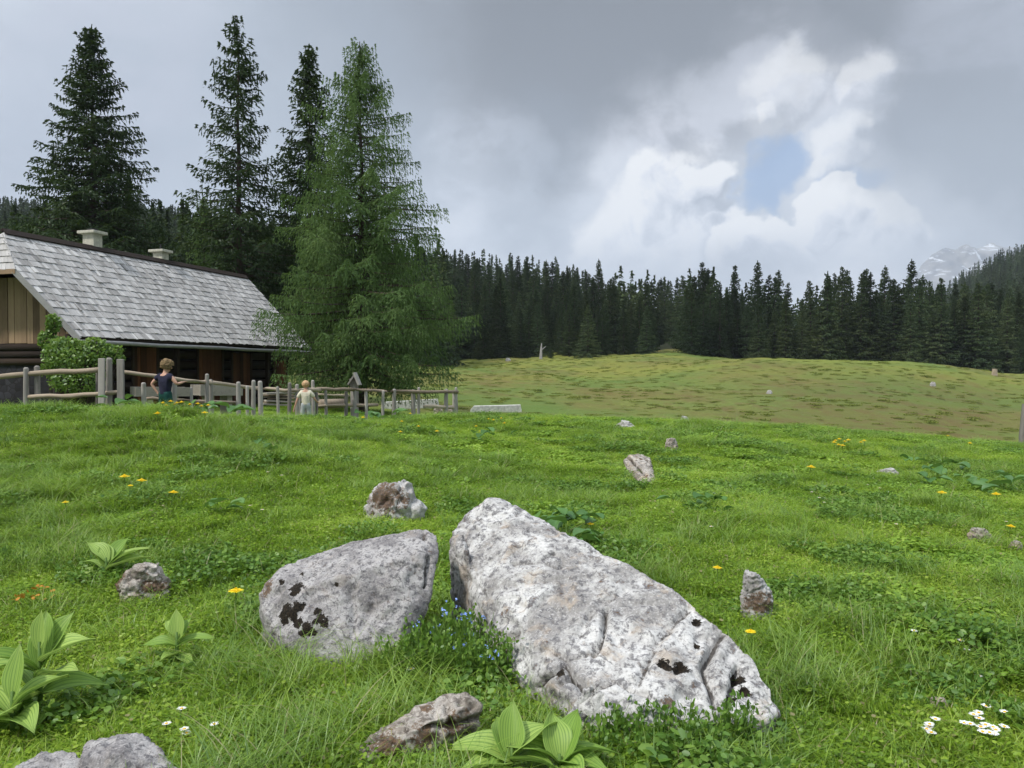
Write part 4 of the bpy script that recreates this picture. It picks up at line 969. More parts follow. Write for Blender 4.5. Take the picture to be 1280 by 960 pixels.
# half hip: courses across the gable end
hipn = 6; r = random.Random(8)
cK1 = rp(SK, TK, .03, 1); cK2 = rp(SK, TK, .03, -1); top0 = rp(s_r0, 1, .03, 1); hv = (top0 - (cK1 + cK2) / 2); hn = (cK1 - cK2).cross(hv).normalized(); hn = hn if hn.z > 0 else -hn
for j in range(hipn):
    t0 = j / hipn - (.03 if j == 0 else 0); t1 = min(1, (j + 1) / hipn + .06)
    L0, R0, L1, R1 = cK2.lerp(top0, t0), cK1.lerp(top0, t0), cK2.lerp(top0, t1), cK1.lerp(top0, t1); n = max(2, int((R0 - L0).length / .18)); 
    for k in range(n):
        a, b = L0.lerp(R0, k / n) + hn * .04, L0.lerp(R0, (k + .97) / n) + hn * r.uniform(.03, .055); c, d = L1.lerp(R1, (k + .97) / n), L1.lerp(R1, k / n); q = hn * .018
        roof.add([a, b, c, d, a - q, b - q, c - q, d - q], [(0, 1, 2, 3), (7, 6, 5, 4), (4, 5, 1, 0), (1, 5, 6, 2), (3, 7, 4, 0), (2, 6, 7, 3)], min(1, max(0, r.gauss(.6, .15))))
        uvl.extend([(k * 3., t0), (k * 3. + .2, t0), (k * 3. + .2, t1), (k * 3., t1)] * 2)
ro = hut_build(roof, 'roof', M['shingle'])
uvlay = ro.data.uv_layers.new(name='UVMap')
li = np.zeros(len(ro.data.loops), np.int32); ro.data.loops.foreach_get('vertex_index', li); uvlay.data.foreach_set('uv', np.array(uvl, np.float32)[li].ravel())
# roof deck under the shingles
deck = HB()
for side in (1, -1):
    vs = [rp(.03, .0, -.01, side), rp(LEN - .03, 0, -.01, side), rp(LEN - .2, 1, -.01, side), rp(s_r0 + .03, 1, -.01, side), rp(SK + .03, TK, -.01, side)]
    dn = Vector((0, 0, -.07)); deck.add(vs + [v + dn for v in vs], [(0, 1, 2, 3, 4), (9, 8, 7, 6, 5)] + [(i, (i + 1) % 5, (i + 1) % 5 + 5, i + 5) for i in range(5)], .3)
vs = [cK1 - hn * .04, cK2 - hn * .04, top0 - hn * .04]; deck.add(vs + [v - hn * .06 for v in vs], [(0, 1, 2), (5, 4, 3), (0, 1, 4, 3), (1, 2, 5, 4), (2, 0, 3, 5)], .3)
dk = hut_build(deck, 'roof_deck', M['darkwood'])
tr = HB(9)
tr.beam(rp(s_r0 - .05, 1, .09) - un * .1, rp(LEN - .1, 1, .09) - un * .1, .09, .05, nrm, .25)
tr.beam(rp(s_r0 - .02, 1.0, .06), rp(LEN - .15, 1.0, .06), .24, .035, nrm, .2)
hut_build(tr, 'ridge_board', M['darkwood'])
for side in (1, -1):
    for args in ((rp(-.03, -.02, -.05, side), rp(SK - .03, TK, -.05, side), .04, .17, Z, .6), (rp(LEN + .02, -.02, -.05, side), rp(LEN - .13, 1, -.05, side), .04, .15, Z, .4)):
        vb = HB(10); vb.beam(*args); hut_build(vb, 'verge_board', M['gutter'])
gb_ = HB(11); gb_.beam(cK1 - ux * .03 - Z * .07, cK2 - ux * .03 - Z * .07, .05, .14, Z, .8); hut_build(gb_, 'hip_fascia', M['gable'])
gt = HB(12); gp0 = rp(-.05, -.025, -.10) + un * .05; gp1 = rp(LEN + .35, -.025, -.10) + un * .05; gp1.z -= .06
gt.tube([gp0.lerp(gp1, i / 8) + Vector((0, 0, .012 * math.sin(i * 2.1))) for i in range(9)], .065, 8, .5, .08)
hut_build(gt, 'gutter', M['gutter'], smooth=True)
# walls: long wall under the eave, gable end
OV, OG = .95, .75       # overhang at eave and at gable
gz = -1.9
wl0 = EA - un * OV + ux * OG; wl1 = EB - un * OV - ux * OG
wh = EA.z + OV / WR * HR - .12
lw = HB(13); nlog = 10
for i in range(nlog):
    z0 = gz + .05 + (wh - gz) * i / nlog; z1 = gz + (wh - gz) * (i + 1) / nlog; zc = (z0 + z1) / 2
    a = Vector((wl0.x, wl0.y, zc)) - ux * .25; b = Vector((wl1.x, wl1.y, zc)) + ux * .25
    lw.tube([a, a.lerp(b, .33), a.lerp(b, .66), b], (z1 - z0) * .52, 8, None, .04)
hut_build(lw, 'log_wall', M['darkwood'], smooth=True)
wl = HB(14)
for a, b in ((wl0 - un * .08, wl0 - un * (2 * (WR - OV) - .08)), (wl1 - un * .08, wl1 - un * (2 * (WR - OV) - .08))):
    a = Vector((a.x, a.y, 0)); b = Vector((b.x, b.y, 0)); wl.box(((a.x + b.x) / 2, (a.y + b.y) / 2, (gz + EA.z + .1) / 2), (abs((b - a).length), .18, EA.z + .1 - gz), Matrix.Rotation(math.atan2(un.y, un.x), 3, 'Z'), .3)
bk = wl0 - un * (2 * (WR - OV)); bk1 = wl1 - un * (2 * (WR - OV)); wl.beam(Vector((bk.x, bk.y, (gz + wh) / 2)), Vector((bk1.x, bk1.y, (gz + wh) / 2)), .2, wh - gz, Z, .3)
hut_build(wl, 'stone_wall', M['stone'])
# gable boards above the stone wall
gd = HB(15); r = random.Random(3)
gw = 2 * (WR - OV) + .1; nb_ = 18; gbz = EA.z - .12
for i in range(nb_):
    o0 = i / nb_ * gw; o1 = (i + .94) / nb_ * gw; base0 = wl0 + un * .05 - ux * .13
    def topz(o):
        dd = OV - .05 + o; dd = min(dd, 2 * WR - dd); return min(EA.z + dd / WR * HR - .16, (cK1.z - .10))
    p0 = base0 - un * o0; p1 = base0 - un * o1; jz = r.uniform(0, .05); k = ux * r.uniform(-.012, .012)
    vs = [Vector((p0.x, p0.y, gbz - jz)) + k, Vector((p1.x, p1.y, gbz - jz)) + k, Vector((p1.x, p1.y, topz(o1))) + k, Vector((p0.x, p0.y, topz(o0))) + k]
    gd.add(vs + [v + ux * .03 for v in vs], [(0, 1, 2, 3), (7, 6, 5, 4), (0, 4, 5, 1), (1, 5, 6, 2), (2, 6, 7, 3), (3, 7, 4, 0)])
hut_build(gd, 'gable_boards', M['gable'])
gs = HB(16)      # dark logs between stone base and gable boards
for i in range(3):
    z0 = gbz - .16 - i * .22; a = wl0 - ux * .08 + un * .3; b = a - un * (gw + .5); gs.tube([Vector((a.x, a.y, z0)), Vector((b.x, b.y, z0))], .12, 8, None, .05)
hut_build(gs, 'gable_logs', M['darkwood'], smooth=True)
# posts, doors and board panels on the long wall
def wallpt(px):      # point on the long wall's plane for a picture column
    d = px_dir(px, 470); q = Vector((wl0.x, wl0.y, 0)); n_ = Vector((un.x, un.y, 0)); tt = q.dot(n_) / d.dot(n_); P = d * tt; return Vector((P.x, P.y, 0))
for px0, px1, z0, z1, nm, nb2 in [(162, 190, -1.6, .72, 'door', 7), (243, 272, -1.6, .75, 'door', 6), (286, 308, -1.5, .62, 'door', 5), (338, 353, -1.2, .35, 'shutter', 5)]:
    a, b = wallpt(px0), wallpt(px1); mb = HB(int(px0)); L = (b - a).length
    for i in range(nb2):
        p = a.lerp(b, (i + .5) / nb2) + un * (.16 + r.uniform(0, .02)); mb.box((p.x, p.y, (z0 + z1) / 2 + r.uniform(-.02, .02)), (.03, L / nb2 * .95, z1 - z0), Matrix.Rotation(math.atan2(un.y, un.x), 3, 'Z'))
    dr = hut_build(mb, nm, M['door'])
    fr_ = HB(2)
    for p in (a - ux * .05, b + ux * .05): fr_.box((p.x + un.x * .19, p.y + un.y * .19, (z0 + z1) / 2), (.06, .09, z1 - z0 + .1), Matrix.Rotation(math.atan2(un.y, un.x), 3, 'Z'))
    fr_.V = [Hinv @ Vector(p) for p in fr_.V]; fr_.build('frame', M['darkwood'], dr)
pm = HB(18)
for px in (120, 205, 320, 372):
    p = wallpt(px) + un * .55; pm.box((p.x, p.y, -.35), (.13, .13, 2.3), Matrix.Rotation(math.atan2(un.y, un.x), 3, 'Z'))
    hut_build(pm, 'eave_post', M['darkwood']); pm = HB(int(px))
# chimneys
for (px, pyt, pyb, wpx, t) in [(129, 292, 318, 24, .985), (214, 315, 334, 20, .985)]:
    d = px_dir(px, (pyt + pyb) / 2); s_ = plane_hit(px, pyb + 2)[0]; c = rp(s_, 1.0, 0) - un * .25; Yc = c.y
    zt = at(px, pyt, Yc).z - .42; wdt = wpx / F * Yc * .72; MR = Matrix.Rotation(math.atan2(un.y, un.x), 3, 'Z')
    cb = HB(7); cb.box((c.x, c.y, (zt + 2.8) / 2 + .2), (wdt, wdt * .8, zt - 2.8 + .4), MR); ch = hut_build(cb, 'chimney', M['plaster'], parent=ro, bevel=.02)
    cb = HB(7); cb.box((c.x, c.y, zt + .44), (wdt * 1.5, wdt * 1.3, .10), MR); hut_build(cb, 'chimney_cap', M['plaster'], parent=ro, bevel=.015)
    if px < 200: cb = HB(7); cb.box((c.x, c.y, zt + .53), (wdt * .55, wdt * .5, .10), MR); hut_build(cb, 'chimney_slab', M['stone'], parent=ro, bevel=.02)
    else: cb = HB(7); cb.tube([(c.x, c.y, zt + .48), (c.x, c.y, zt + .72)], .03, 6); hut_build(cb, 'flue_pipe', M['metal'], parent=ro)
tag(hut, 'long low alpine hut with silver shingle roof, two chimneys and dark timber walls', 'hut')

# ------------------------------------------------------------------ fences
def post(mb, px, Y, topy, rpx, lean=0.0, flat=False, bot=-.3):
    g_ = gpt(px, Y); top = at(px + lean + mb.r.uniform(-1.2, 1.2), topy, Y); rr_ = rpx / F * Y
    if flat: mb.beam(g_ + Vector((0, 0, bot)), top, rr_ * 2.2, rr_ * .9, (0, 1, 0))
    else: mb.tube([g_ + Vector((0, 0, bot)), g_.lerp(top, .5), top - Vector((0, 0, rr_ * .5)), top], [rr_ * 1.05, rr_, rr_ * .95, rr_ * .55], 8, None, .15)
def rail(mb, pts, rpx):
    P = [at(*p) for p in pts]; Q = []
    for a, b in zip(P[:-1], P[1:]): Q += [a.lerp(b, i / 4) for i in range(4)]
    Q.append(P[-1]); r = mb.r
    Q = [q + Vector((0, 0, r.uniform(-.012, .012))) for q in Q]
    mb.tube(Q, [rpx / F * q.y * r.uniform(.85, 1.1) for q in Q], 8, None, .1)
def fence(name, label, posts, rails, base):
    root = empty(name, gpt(*base)); off = Vector(root.location)
    i = 0
    for kw in posts:
        mb = MB(100 + i + len(posts)); i += 1; post(mb, *kw); mb.V = [Vector(p) - off for p in mb.V]; mb.build('post', M['greywood'], root, smooth=False, bevel=.01)
    for pts, rp_ in rails:
        mb = MB(200 + i); i += 1; rail(mb, pts, rp_); mb.V = [Vector(p) - off for p in mb.V]; mb.build('rail', M['rail'], root, smooth=True)
    return tag(root, label, 'fence')
fence('wooden_fence', 'left stretch of log fence in front of the green shrub, ending in three tall posts',
      [(32, 13.4, 459, 3.4), (47, 13.5, 457, 3.6, 0), (126, 13.2, 448, 3.6, 2, True), (135, 13.35, 447, 4.0, 2), (151, 13.2, 449, 3.9, -1.5, True), (121, 13.5, 460, 2.2)],
      [([(-30, 473, 13.5), (60, 466, 13.4), (128, 462, 13.3)], 3.4), ([(36, 496, 13.4), (90, 494.5, 13.35), (150, 490.5, 13.3)], 3.0)], (80, 13.4))
fence('wooden_fence', 'long log fence with grey stake posts on which the boy leans',
      [(180, 13.7, 478, 3.1), (217, 13.9, 478, 3.4), (258, 14.4, 467, 2.7), (264, 14.6, 474, 2.7), (297.5, 15.2, 477, 3.0), (316, 15.8, 475, 2.9), (326, 16, 476, 3.2, -1), (240, 14.1, 484, 2.0), (309, 15.6, 482, 2.2), (348, 16.6, 483, 2.2), (361, 17, 478, 2.6), (383, 17.4, 480, 2.0), (371, 17.2, 480, 2.6), (392, 17.6, 475, 2.4)],
      [([(153, 464.5, 13.4), (205, 471.5, 13.75), (258, 478, 14.4), (323, 485.5, 17.), (366, 488.5, 17.1), (400, 487, 17.7)], 2.6), ([(178, 498, 13.9), (230, 500, 14.2), (300, 504, 15.4)], 2.2)], (260, 14.4))
fence('wooden_fence', 'far stretch of rail fence in front of the larch trunk, ending at a doubled post',
      [(432, 19.5, 489, 2.4), (443, 19.7, 486, 2.8), (408, 19.0, 486, 2.0), (458, 20.0, 489, 2.2), (478, 20.4, 488, 2.0), (492, 20.8, 486, 2.6), (517, 21.4, 487, 2.8), (523, 21.6, 484, 2.0), (557, 22.3, 486, 2.6), (568, 22.6, 489, 2.8), (571, 22.7, 484, 1.8)],
      [([(396, 486, 18.8), (440, 487, 19.6), (492, 489.5, 20.8), (572, 490, 22.6)], 2.1), ([(398, 507.5, 18.8), (472, 506, 20.4)], 2.0), ([(492, 491.5, 21.), (560, 489, 22.4)], 1.6), ([(398, 493, 18.9), (436, 494.5, 19.6)], 1.4), ([(530, 507.5, 21.6), (568, 509, 22.6)], 2.2)], (500, 21))
# low picket gate by the small child
pk = empty('picket_gate', gpt(392, 17.6)); off = Vector(pk.location)
for i, px in enumerate((374, 380, 386.5, 391, 396)):
    mb = MB(300 + i); g_ = gpt(px, 17.7 + i * .05, -.2); tp = at(px, 489 - (i > 2) * 3, 17.7 + i * .05); mb.beam(g_ - off, tp - off, .055, .03, (0, 1, 0)); mb.build('picket', M['greywood'], pk)
mb = MB(310); mb.beam(at(371, 500, 17.8) - off, at(399, 499, 18.0) - off, .03, .07); mb.build('crossbar', M['greywood'], pk)
tag(pk, 'short grey picket gate beside the small child', 'gate')

# ------------------------------------------------------------------ troughs, slabs, planks, post box
def trough(px0, px1, pyt, pyb, Y0, Y1, label, name='wooden_trough'):
    a, b = at(px0, (pyt + pyb) / 2, Y0), at(px1, (pyt + pyb) / 2, Y1); h = (pyb - pyt) / F * (Y0 + Y1) / 2; root = empty(name, ((a + b) / 2)); off = Vector(root.location)
    off.z = root.location.z = tz(off.x, off.y); d = (b - a).normalized(); sd_ = Vector((-d.y, d.x, 0)).normalized()
    for k in (0, .42):
        mb = MB(int(px0) + int(k * 10)); mb.beam(a + sd_ * k - off, b + sd_ * k - off, .045, h); mb.build('side_board', M['planks'], root)
    for p in (a, b):
        mb = MB(int(px0) + 5); q = p + sd_ * .21 + d * (.05 if p is a else -.05); mb.box(q - off, (.05, .40, h * .95), Matrix.Rotation(math.atan2(d.y, d.x), 3, 'Z')); mb.build('end_board', M['planks'], root)
        q = p + sd_ * .21 + d * (.3 if p is a else -.3); zb = tz(q.x, q.y) - .1; mb = MB(7); mb.box(Vector((q.x, q.y, (zb + q.z - h * .5) / 2)) - off, (.12, .34, max(.05, q.z - h * .5 - zb)), Matrix.Rotation(math.atan2(d.y, d.x), 3, 'Z')); mb.build('leg', M['planks'], root)
    mb = MB(8); mb.beam((a + sd_ * .21) - off - Vector((0, 0, h * .42)), (b + sd_ * .21) - off - Vector((0, 0, h * .42)), .38, .03); mb.build('bottom_board', M['planks'], root)
    return tag(root, label, 'trough')
trough(169, 238, 484, 495.5, 15.9, 16.6, 'low grey plank trough behind the boy and the fence')
trough(250, 303, 481, 494.5, 17.2, 18.0, 'tall-sided weathered plank trough right of the boy behind the fence')
def slab(px0, px1, pyt, pyb, Y, label, mat, name, cat, skew=0.0, dep=.45):
    Y = Yg((px0 + px1) / 2, pyb + 1.5, .05); a, b = at(px0, pyb, Y), at(px1, pyb - skew, Y * 1.02); h = (pyb - pyt) / F * Y; root_l = (a + b) / 2; root_l.z = tz(root_l.x, root_l.y)
    mb = MB(5); d = (b - a).normalized(); q = Vector((0, dep, 0))
    vs = [a, b, b + q, a + q]; t_ = [a + d * h * .6 + Z * h * .75, b - d * h * .2 + Z * h, b - d * h * .2 + Z * h + q, a + d * h * .6 + Z * h * .75 + q]; lo = [v - Z * .12 for v in vs]
    mb.add([Vector(v) - root_l for v in vs + t_ + lo], [(0, 1, 5, 4), (1, 2, 6, 5), (2, 3, 7, 6), (3, 0, 4, 7), (4, 5, 6, 7), (8, 9, 1, 0), (9, 10, 2, 1), (10, 11, 3, 2), (11, 8, 0, 3), (11, 10, 9, 8)], .9)
    o = mb.build(name, mat, None, bevel=.02); o.location = root_l; return tag(o, label, cat)
slab(588, 652, 506, 512.5, 21.5, 'pale stone slab lying alone on the crest right of the fence end', M['paleslab'], 'stone_slab', 'slab', 0)
slab(476, 548, 500.5, 509, 20.2, 'long pale beam lying along the foot of the far fence stretch', M['paleslab'], 'timber_beam', 'beam', 2, .35)
lg = MB(44); a, b = at(399, 505, 19.6), at(431, 504, 20.2); c0 = (a + b) / 2; c0.z = tz(c0.x, c0.y); lg.tube([a - c0, (a + b) / 2 - c0, b - c0], [.12, .125, .12], 10, None, .06)
lo = lg.build('log', M['rail'], None, smooth=True); lo.location = c0; tag(lo, 'cut log with pale bark lying behind the fence right of the small child', 'log')
pl = empty('plank_pile', gpt(346, 19.2)); off = Vector(pl.location); r = random.Random(4)
for i in range(7):
    mb = MB(400 + i); y_ = 505 - i * 2.2; mb.beam(at(330 + r.uniform(-4, 6), y_, 19 + r.uniform(0, .5)) - off, at(366 + r.uniform(-6, 4), y_ - r.uniform(-2, 2), 19.4 + r.uniform(0, .5)) - off, .22, .035); mb.build('plank', M['rail'] if i % 2 else M['planks'], pl)
tag(pl, 'small pile of brown planks behind the fence between the boy and the small child', 'planks')
for i, (px, py, Y, w_) in enumerate([(303, 501, 16.9, 9), (311, 503, 17.0, 7), (306, 498, 17.3, 8), (349, 503, 18.6, 8)]):
    chunk(px, py, w_, 6, Y, ['pale stone on the ground right of the plank trough', 'smaller pale stone beside the fence post pair', 'grey stone behind the pale one by the trough', 'pale stone at the foot of the plank pile'][i], M['smallrock'], 60 + i)
bxr = empty('shelter_box', gpt(443, 20.4)); off = Vector(bxr.location)
mb = MB(3); mb.tube([Vector((0, 0, -.2)), at(443, 480, 20.4) - off], .11, 8, .4, .1); mb.build('post', M['greywood'], bxr)
mb = MB(4); mb.box(at(443, 478, 20.4) - off, (.22, .22, .20)); mb.build('box', M['greywood'], bxr, bevel=.01)
mb = MB(5); c1 = at(446.5, 473.5, 20.35) - off; mb.box(c1, (.045, .36, .36), Matrix.Rotation(rad(-22), 3, 'Y'), .8); mb.box(at(440, 475, 20.35) - off, (.04, .34, .28), Matrix.Rotation(rad(34), 3, 'Y'), .3); mb.build('roof', M['greywood'], bxr)
tag(bxr, 'little weathered box with steep board roof on a post before the larch', 'box')
# thin things: snag, stump, edge post
sg_ = MB(21); g_ = gpt(676, 140); tp = at(677, 429, 140); sg_.tube([g_ - g_, (tp - g_) * .5, tp - g_], [.32, .22, .08], 6, .6, .2); sg_.tube([(tp - g_) * .55, (tp - g_) * .8 + Vector((.8, 0, 0))], [.12, .04], 5, .6)
o = sg_.build('dead_tree', M['snag']); o.location = g_; tag(o, 'bare pale dead trunk standing at the forest edge', 'tree')
st = MB(22); g_ = gpt(1243, 104); st.tube([Vector((0, 0, -.3)), Vector((0, 0, .5)), Vector((.05, 0, .95))], [.42, .34, .3], 9, .5, .25); o = st.build('tree_stump', M['rail']); o.location = g_; tag(o, 'weathered orange-brown stump at the right end of the knoll before the forest', 'stump')
ep = MB(23); g_ = gpt(1281, 16.8); ep.tube([Vector((0, 0, -.3)), Vector((0, 0, .25)), at(1283, 505, 16.8) - g_], [.12, .1, .08], 8, .2, .2); o = ep.build('wooden_post', M['greywood']); o.location = g_; tag(o, 'dark wooden post cut by the right edge of the picture', 'post')

# ------------------------------------------------------------------ shrubs and broad-leaved plants
def leaf_cloud(g, n, blobs, r0, up=.3):
    P = []
    for (c, rad_, m_) in blobs:
        k = int(n * m_); d = g.normal(size=(k, 3)); d /= np.linalg.norm(d, axis=1)[:, None]; q = g.uniform(.45, 1, k) ** .6
        P.append(np.array(c) + d * np.array(rad_) * (q * (1 + .75 * (fbm(d * 2.4 + c[0] * 3, 3, 5))))[:, None])
    P = np.concatenate(P); V, Fq, A = leaflets(g, len(P), 0, (0, 0), r0, up); return V + np.repeat(P, 6, 0), Fq, A
g2 = np.random.default_rng(12)
def shrub(px, Y, label, blobs, n, r0, stems, cat='shrub'):
    root = empty('shrub', gpt(px, Y)); off = Vector(root.location)
    B = [((at(x, y, Y_) - off)[:], tuple(np.array(rd) / F * Y_), m_) for x, y, Y_, rd, m_ in blobs]
    V, Fq, A = leaf_cloud(g2, n, B, r0); link('foliage', np_mesh('foliage', V, Fq, {'v': A}, mats=[M['shrub']]), root)
    mb = MB(3)
    for (c, rd, m_) in B:
        for k in range(stems):
            e = Vector(c) + Vector((g2.normal() * rd[0] * .4, g2.normal() * rd[1] * .4, rd[2] * .4)); mb.tube([Vector((g2.normal() * .1, g2.normal() * .1, -.1)), e * .5 + Vector((0, 0, .05)), e], [.02, .014, .006], 4)
    mb.build('stem', M['bark'], root); return tag(root, label, cat)
shrub(98, 15.8, 'round leafy green shrub at the corner of the hut behind the fence', [(98, 452, 15.8, (34, 30, 24), .4), (125, 444, 15.9, (26, 24, 16), .22), (75, 446, 15.7, (22, 20, 20), .18), (95, 476, 15.6, (34, 24, 18), .25), (140, 438, 16, (14, 12, 8), .06), (82, 430, 15.8, (22, 16, 9), .1), (118, 428, 15.8, (14, 10, 6), .05), (60, 462, 15.7, (14, 10, 8), .05), (148, 448, 16, (8, 8, 5), .03)], 4600, .030, 7)
shrub(64, 20.6, 'thin climbing plant growing up the gable boards behind the shrub', [(66, 405, 20.7, (9, 8, 14), .5), (58, 425, 20.6, (10, 8, 14), .5), (72, 430, 20.6, (10, 6, 10), .3)], 700, .045, 3, 'plant')
# brown dry mound at the left fence
V, Fq, A = blades(g2, 2600, .9, (.05, .22), .008, 1.3, 3, .9)
me = np_mesh('dry_grass', V, Fq, {'v': A}, mats=[leaf_mat('dry_stems', [(.05, .035, .02), (.12, .085, .04), (.16, .14, .05)], .2, 2., .3, 0)])
dm = link('dry_grass', me); dm.location = gpt(38, 12.6, .02); dm.scale = (1.15, .5, .9); tag(dm, 'patch of brown dry stems in the grass before the left fence', None, None, 'stuff')

def broad_leaf(mb_list, base, az, L, W, rise, curl, r, pleats=True, stemlen=0.0):
    nu, nv = 13, 11; d = Vector((math.cos(az), math.sin(az), 0)); s = Vector((-d.y, d.x, 0)); V = []; U = []; twist = r.uniform(-.6, .6); mb_list_seed = r.uniform(0, 6); az2 = r.uniform(-.35, .35)
    for i in range(nu):
        t = i / (nu - 1); out_ = L * (t * math.cos(rise) + curl * .55 * t * t); z = L * (t * math.sin(rise) - curl * .75 * t ** 2.4)
        wav = .10 * W * math.sin(t * 7 + mb_list_seed) if pleats else 0
        wd = W * (1.45 if pleats else 1) * max(.02, math.sin(math.pi * min(1, t * .95 + .05) ** .9)) ** (.8 if t < .5 else 1.05); c = Vector(base) + d * out_ + Z * z + s * (az2 * L * t * t * .5)
        for j in range(nv):
            q = (j / (nv - 1)) * 2 - 1; pl_ = (.05 * W * math.cos(q * 16) * (1 - abs(q) * .5) if pleats else .03 * W * math.sin(q * 5 + t * 9))
            p = c + s * (wd * q * .5) + (Z * math.cos(rise) - d * math.sin(rise)) * (abs(q) ** 1.4 * wd * .28 + pl_) + Z * (q * twist * wd * .5 * t + wav * q)
            V.append(p); U.append((q + 1) / 2)
    mb_list.append((V, U, nu, nv, r.random()))
def leafy_plant(px, py, Y, leaves, label, cat='plant', name='hellebore_plant', group=None, stem=True, mat='pleat', scale=1.0, seed=1, pleats=True, g_=None):
    r = random.Random(seed); p0 = gpt(px, Y) if g_ is None else g_; root = empty(name, p0)
    if stem:
        mb = MB(seed); hh = max(z for *_, z in leaves) * scale; mb.tube([(0, 0, -.05), (0, 0, hh * .6), (0, 0, hh + .03)], [.011 * scale, .010 * scale, .006 * scale], 7, .5); mb.build('stem', M['stem'], root, smooth=True)
    for (az, L, W, rise, curl, z) in leaves:
        lst = []; broad_leaf(lst, (0, 0, z * scale), rad(az), L * scale, W * scale, rad(rise), curl, r, pleats)
        V, U, nu, nv, v = lst[0]; Fq = [(i * nv + j, i * nv + j + 1, (i + 1) * nv + j + 1, (i + 1) * nv + j) for i in range(nu - 1) for j in range(nv - 1)]
        me = np_mesh('leaf', [q[:] for q in V], Fq, {'v': np.full(len(V), v), 'u': np.array(U)}, smooth=True, mats=[M[mat]]); link('leaf', me, root)
    return tag(root, label, cat, group)
HG = 'broad-leaved hellebore plants'
leafy_plant(45, 880, 3.25, [(20, .24, .085, 20, .35, .10), (150, .22, .09, 40, .4, .12), (260, .22, .09, 10, .5, .06), (330, .26, .08, 30, .2, .16), (60, .28, .075, 62, .12, .2), (110, .26, .07, 68, .15, .22), (190, .24, .09, 25, .5, .2), (300, .20, .08, 20, .5, .05), (215, .26, .08, 45, .3, .2), (80, .16, .05, 80, 0, .3), (5, .25, .08, 38, .3, .24), (240, .22, .09, 5, .3, .1)],
            'largest hellebore with many upright pleated leaves at the left edge', group=HG, seed=2)
leafy_plant(10, 905, 3.05, [(30, .22, .09, 45, .35, .12), (150, .22, .09, 30, .4, .1), (80, .22, .07, 70, .1, .16), (200, .2, .08, 30, .5, .06), (320, .2, .09, 25, .5, .08), (270, .2, .09, 30, .4, .1)],
            'hellebore cut by the left edge of the picture', group=HG, seed=3)
leafy_plant(218, 838, 3.75, [(175, .17, .055, 12, .35, .10), (95, .17, .055, 70, .1, .12), (15, .16, .055, 25, .35, .1), (140, .15, .045, 40, .4, .14), (60, .14, .05, 55, .2, .12), (320, .12, .05, 5, .4, .05), (250, .1, .05, 20, .4, .06)],
            'small hellebore with six pale leaves left of the speckled boulder', group=HG, seed=4)
leafy_plant(130, 705, 5.0, [(10, .26, .085, 35, .4, .08), (165, .2, .07, 30, .4, .08), (60, .26, .07, 52, .2, .1), (120, .22, .07, 58, .2, .1), (200, .18, .07, 15, .5, .05), (300, .16, .07, 15, .5, .05), (35, .27, .06, 42, .35, .1), (145, .22, .07, 48, .3, .14)],
            'hellebore above the peaked brown rock on the left', group=HG, seed=5)
leafy_plant(640, 985, 2.72, [(110, .2, .085, 50, .5, .08), (160, .2, .09, 28, .55, .08), (30, .2, .085, 45, .4, .1), (200, .2, .09, 15, .5, .07), (250, .18, .08, 20, .5, .06), (75, .2, .07, 66, .2, .1), (320, .18, .08, 30, .5, .08)],
            'left of the two hellebores in front of the large slab', group=HG, seed=6)
leafy_plant(700, 990, 2.70, [(60, .22, .085, 48, .3, .08), (110, .2, .08, 55, .3, .08), (20, .19, .08, 32, .7, .08), (340, .18, .08, 20, .6, .08), (170, .18, .09, 38, .5, .08), (280, .18, .085, 22, .5, .07)],
            'right of the two hellebores in front of the large slab', group=HG, seed=7)
# large round leaves behind the slab
def dock(px, Y, n, size, label, seed, spread=.35, name='butterbur_plant'):
    r = random.Random(seed); p0 = gpt(px, Y); root = empty(name, p0)
    for i in range(n):
        a = r.uniform(0, 6.28); R = spread * math.sqrt(r.random()); b = Vector((R * math.cos(a), R * math.sin(a) * .8, 0)); hz = r.uniform(.06, .2) * size / .17
        b.z = tz(p0.x + b.x, p0.y + b.y) - p0.z; L = size * r.uniform(.7, 1.25); lst = []
        broad_leaf(lst, b + Vector((0, 0, hz)), r.uniform(0, 6.28), L, L * r.uniform(.75, .95), rad(r.uniform(-5, 40)), r.uniform(.1, .4), r, False)
        V, U, nu, nv, v = lst[0]; Fq = [(i_ * nv + j, i_ * nv + j + 1, (i_ + 1) * nv + j + 1, (i_ + 1) * nv + j) for i_ in range(nu - 1) for j in range(nv - 1)]
        link('leaf', np_mesh('leaf', [q[:] for q in V], Fq, {'v': np.full(len(V), v), 'u': np.array(U)}, smooth=True, mats=[M['burdock']]), root)
    return tag(root, label, 'plant', 'clumps of large round leaves')
dock(695, 6.3, 24, .15, 'clump of large round blue-green leaves just behind the top of the large slab', 1, .5)
dock(640, 6.9, 6, .14, 'few round pale leaves left of the big leafy clump behind the slab', 2, .25)
dock(330, 9.5, 9, .13, 'flat round leaves in the grass below the small child', 3, .4)
dock(1240, 9.8, 20, .16, 'wide patch of round leaves at the right edge of the meadow', 4, .8)
dock(1190, 11.3, 16, .16, 'patch of round leaves left of the wide one near the crest', 5, .8)
dock(470, 17.2, 8, .26, 'large pale leaves in front of the far fence stretch', 6, .6)
dock(275, 12.0, 8, .24, 'large drooping leaves in the crest grass below the plank troughs', 7, .5)
dock(155, 11.6, 10, .2, 'leafy clump on the crest in front of the three tall posts', 8, .5)
dock(280, 6.6, 6, .12, 'pale flat leaves in the grass above the gap left of the grey rock', 9, .3)
dock(610, 13.0, 7, .2, 'leafy clump on the crest below the pale stone slab', 10, .4)
dock(868, 7.2, 8, .13, 'light green leafy weeds below the streaked rock', 11, .3)
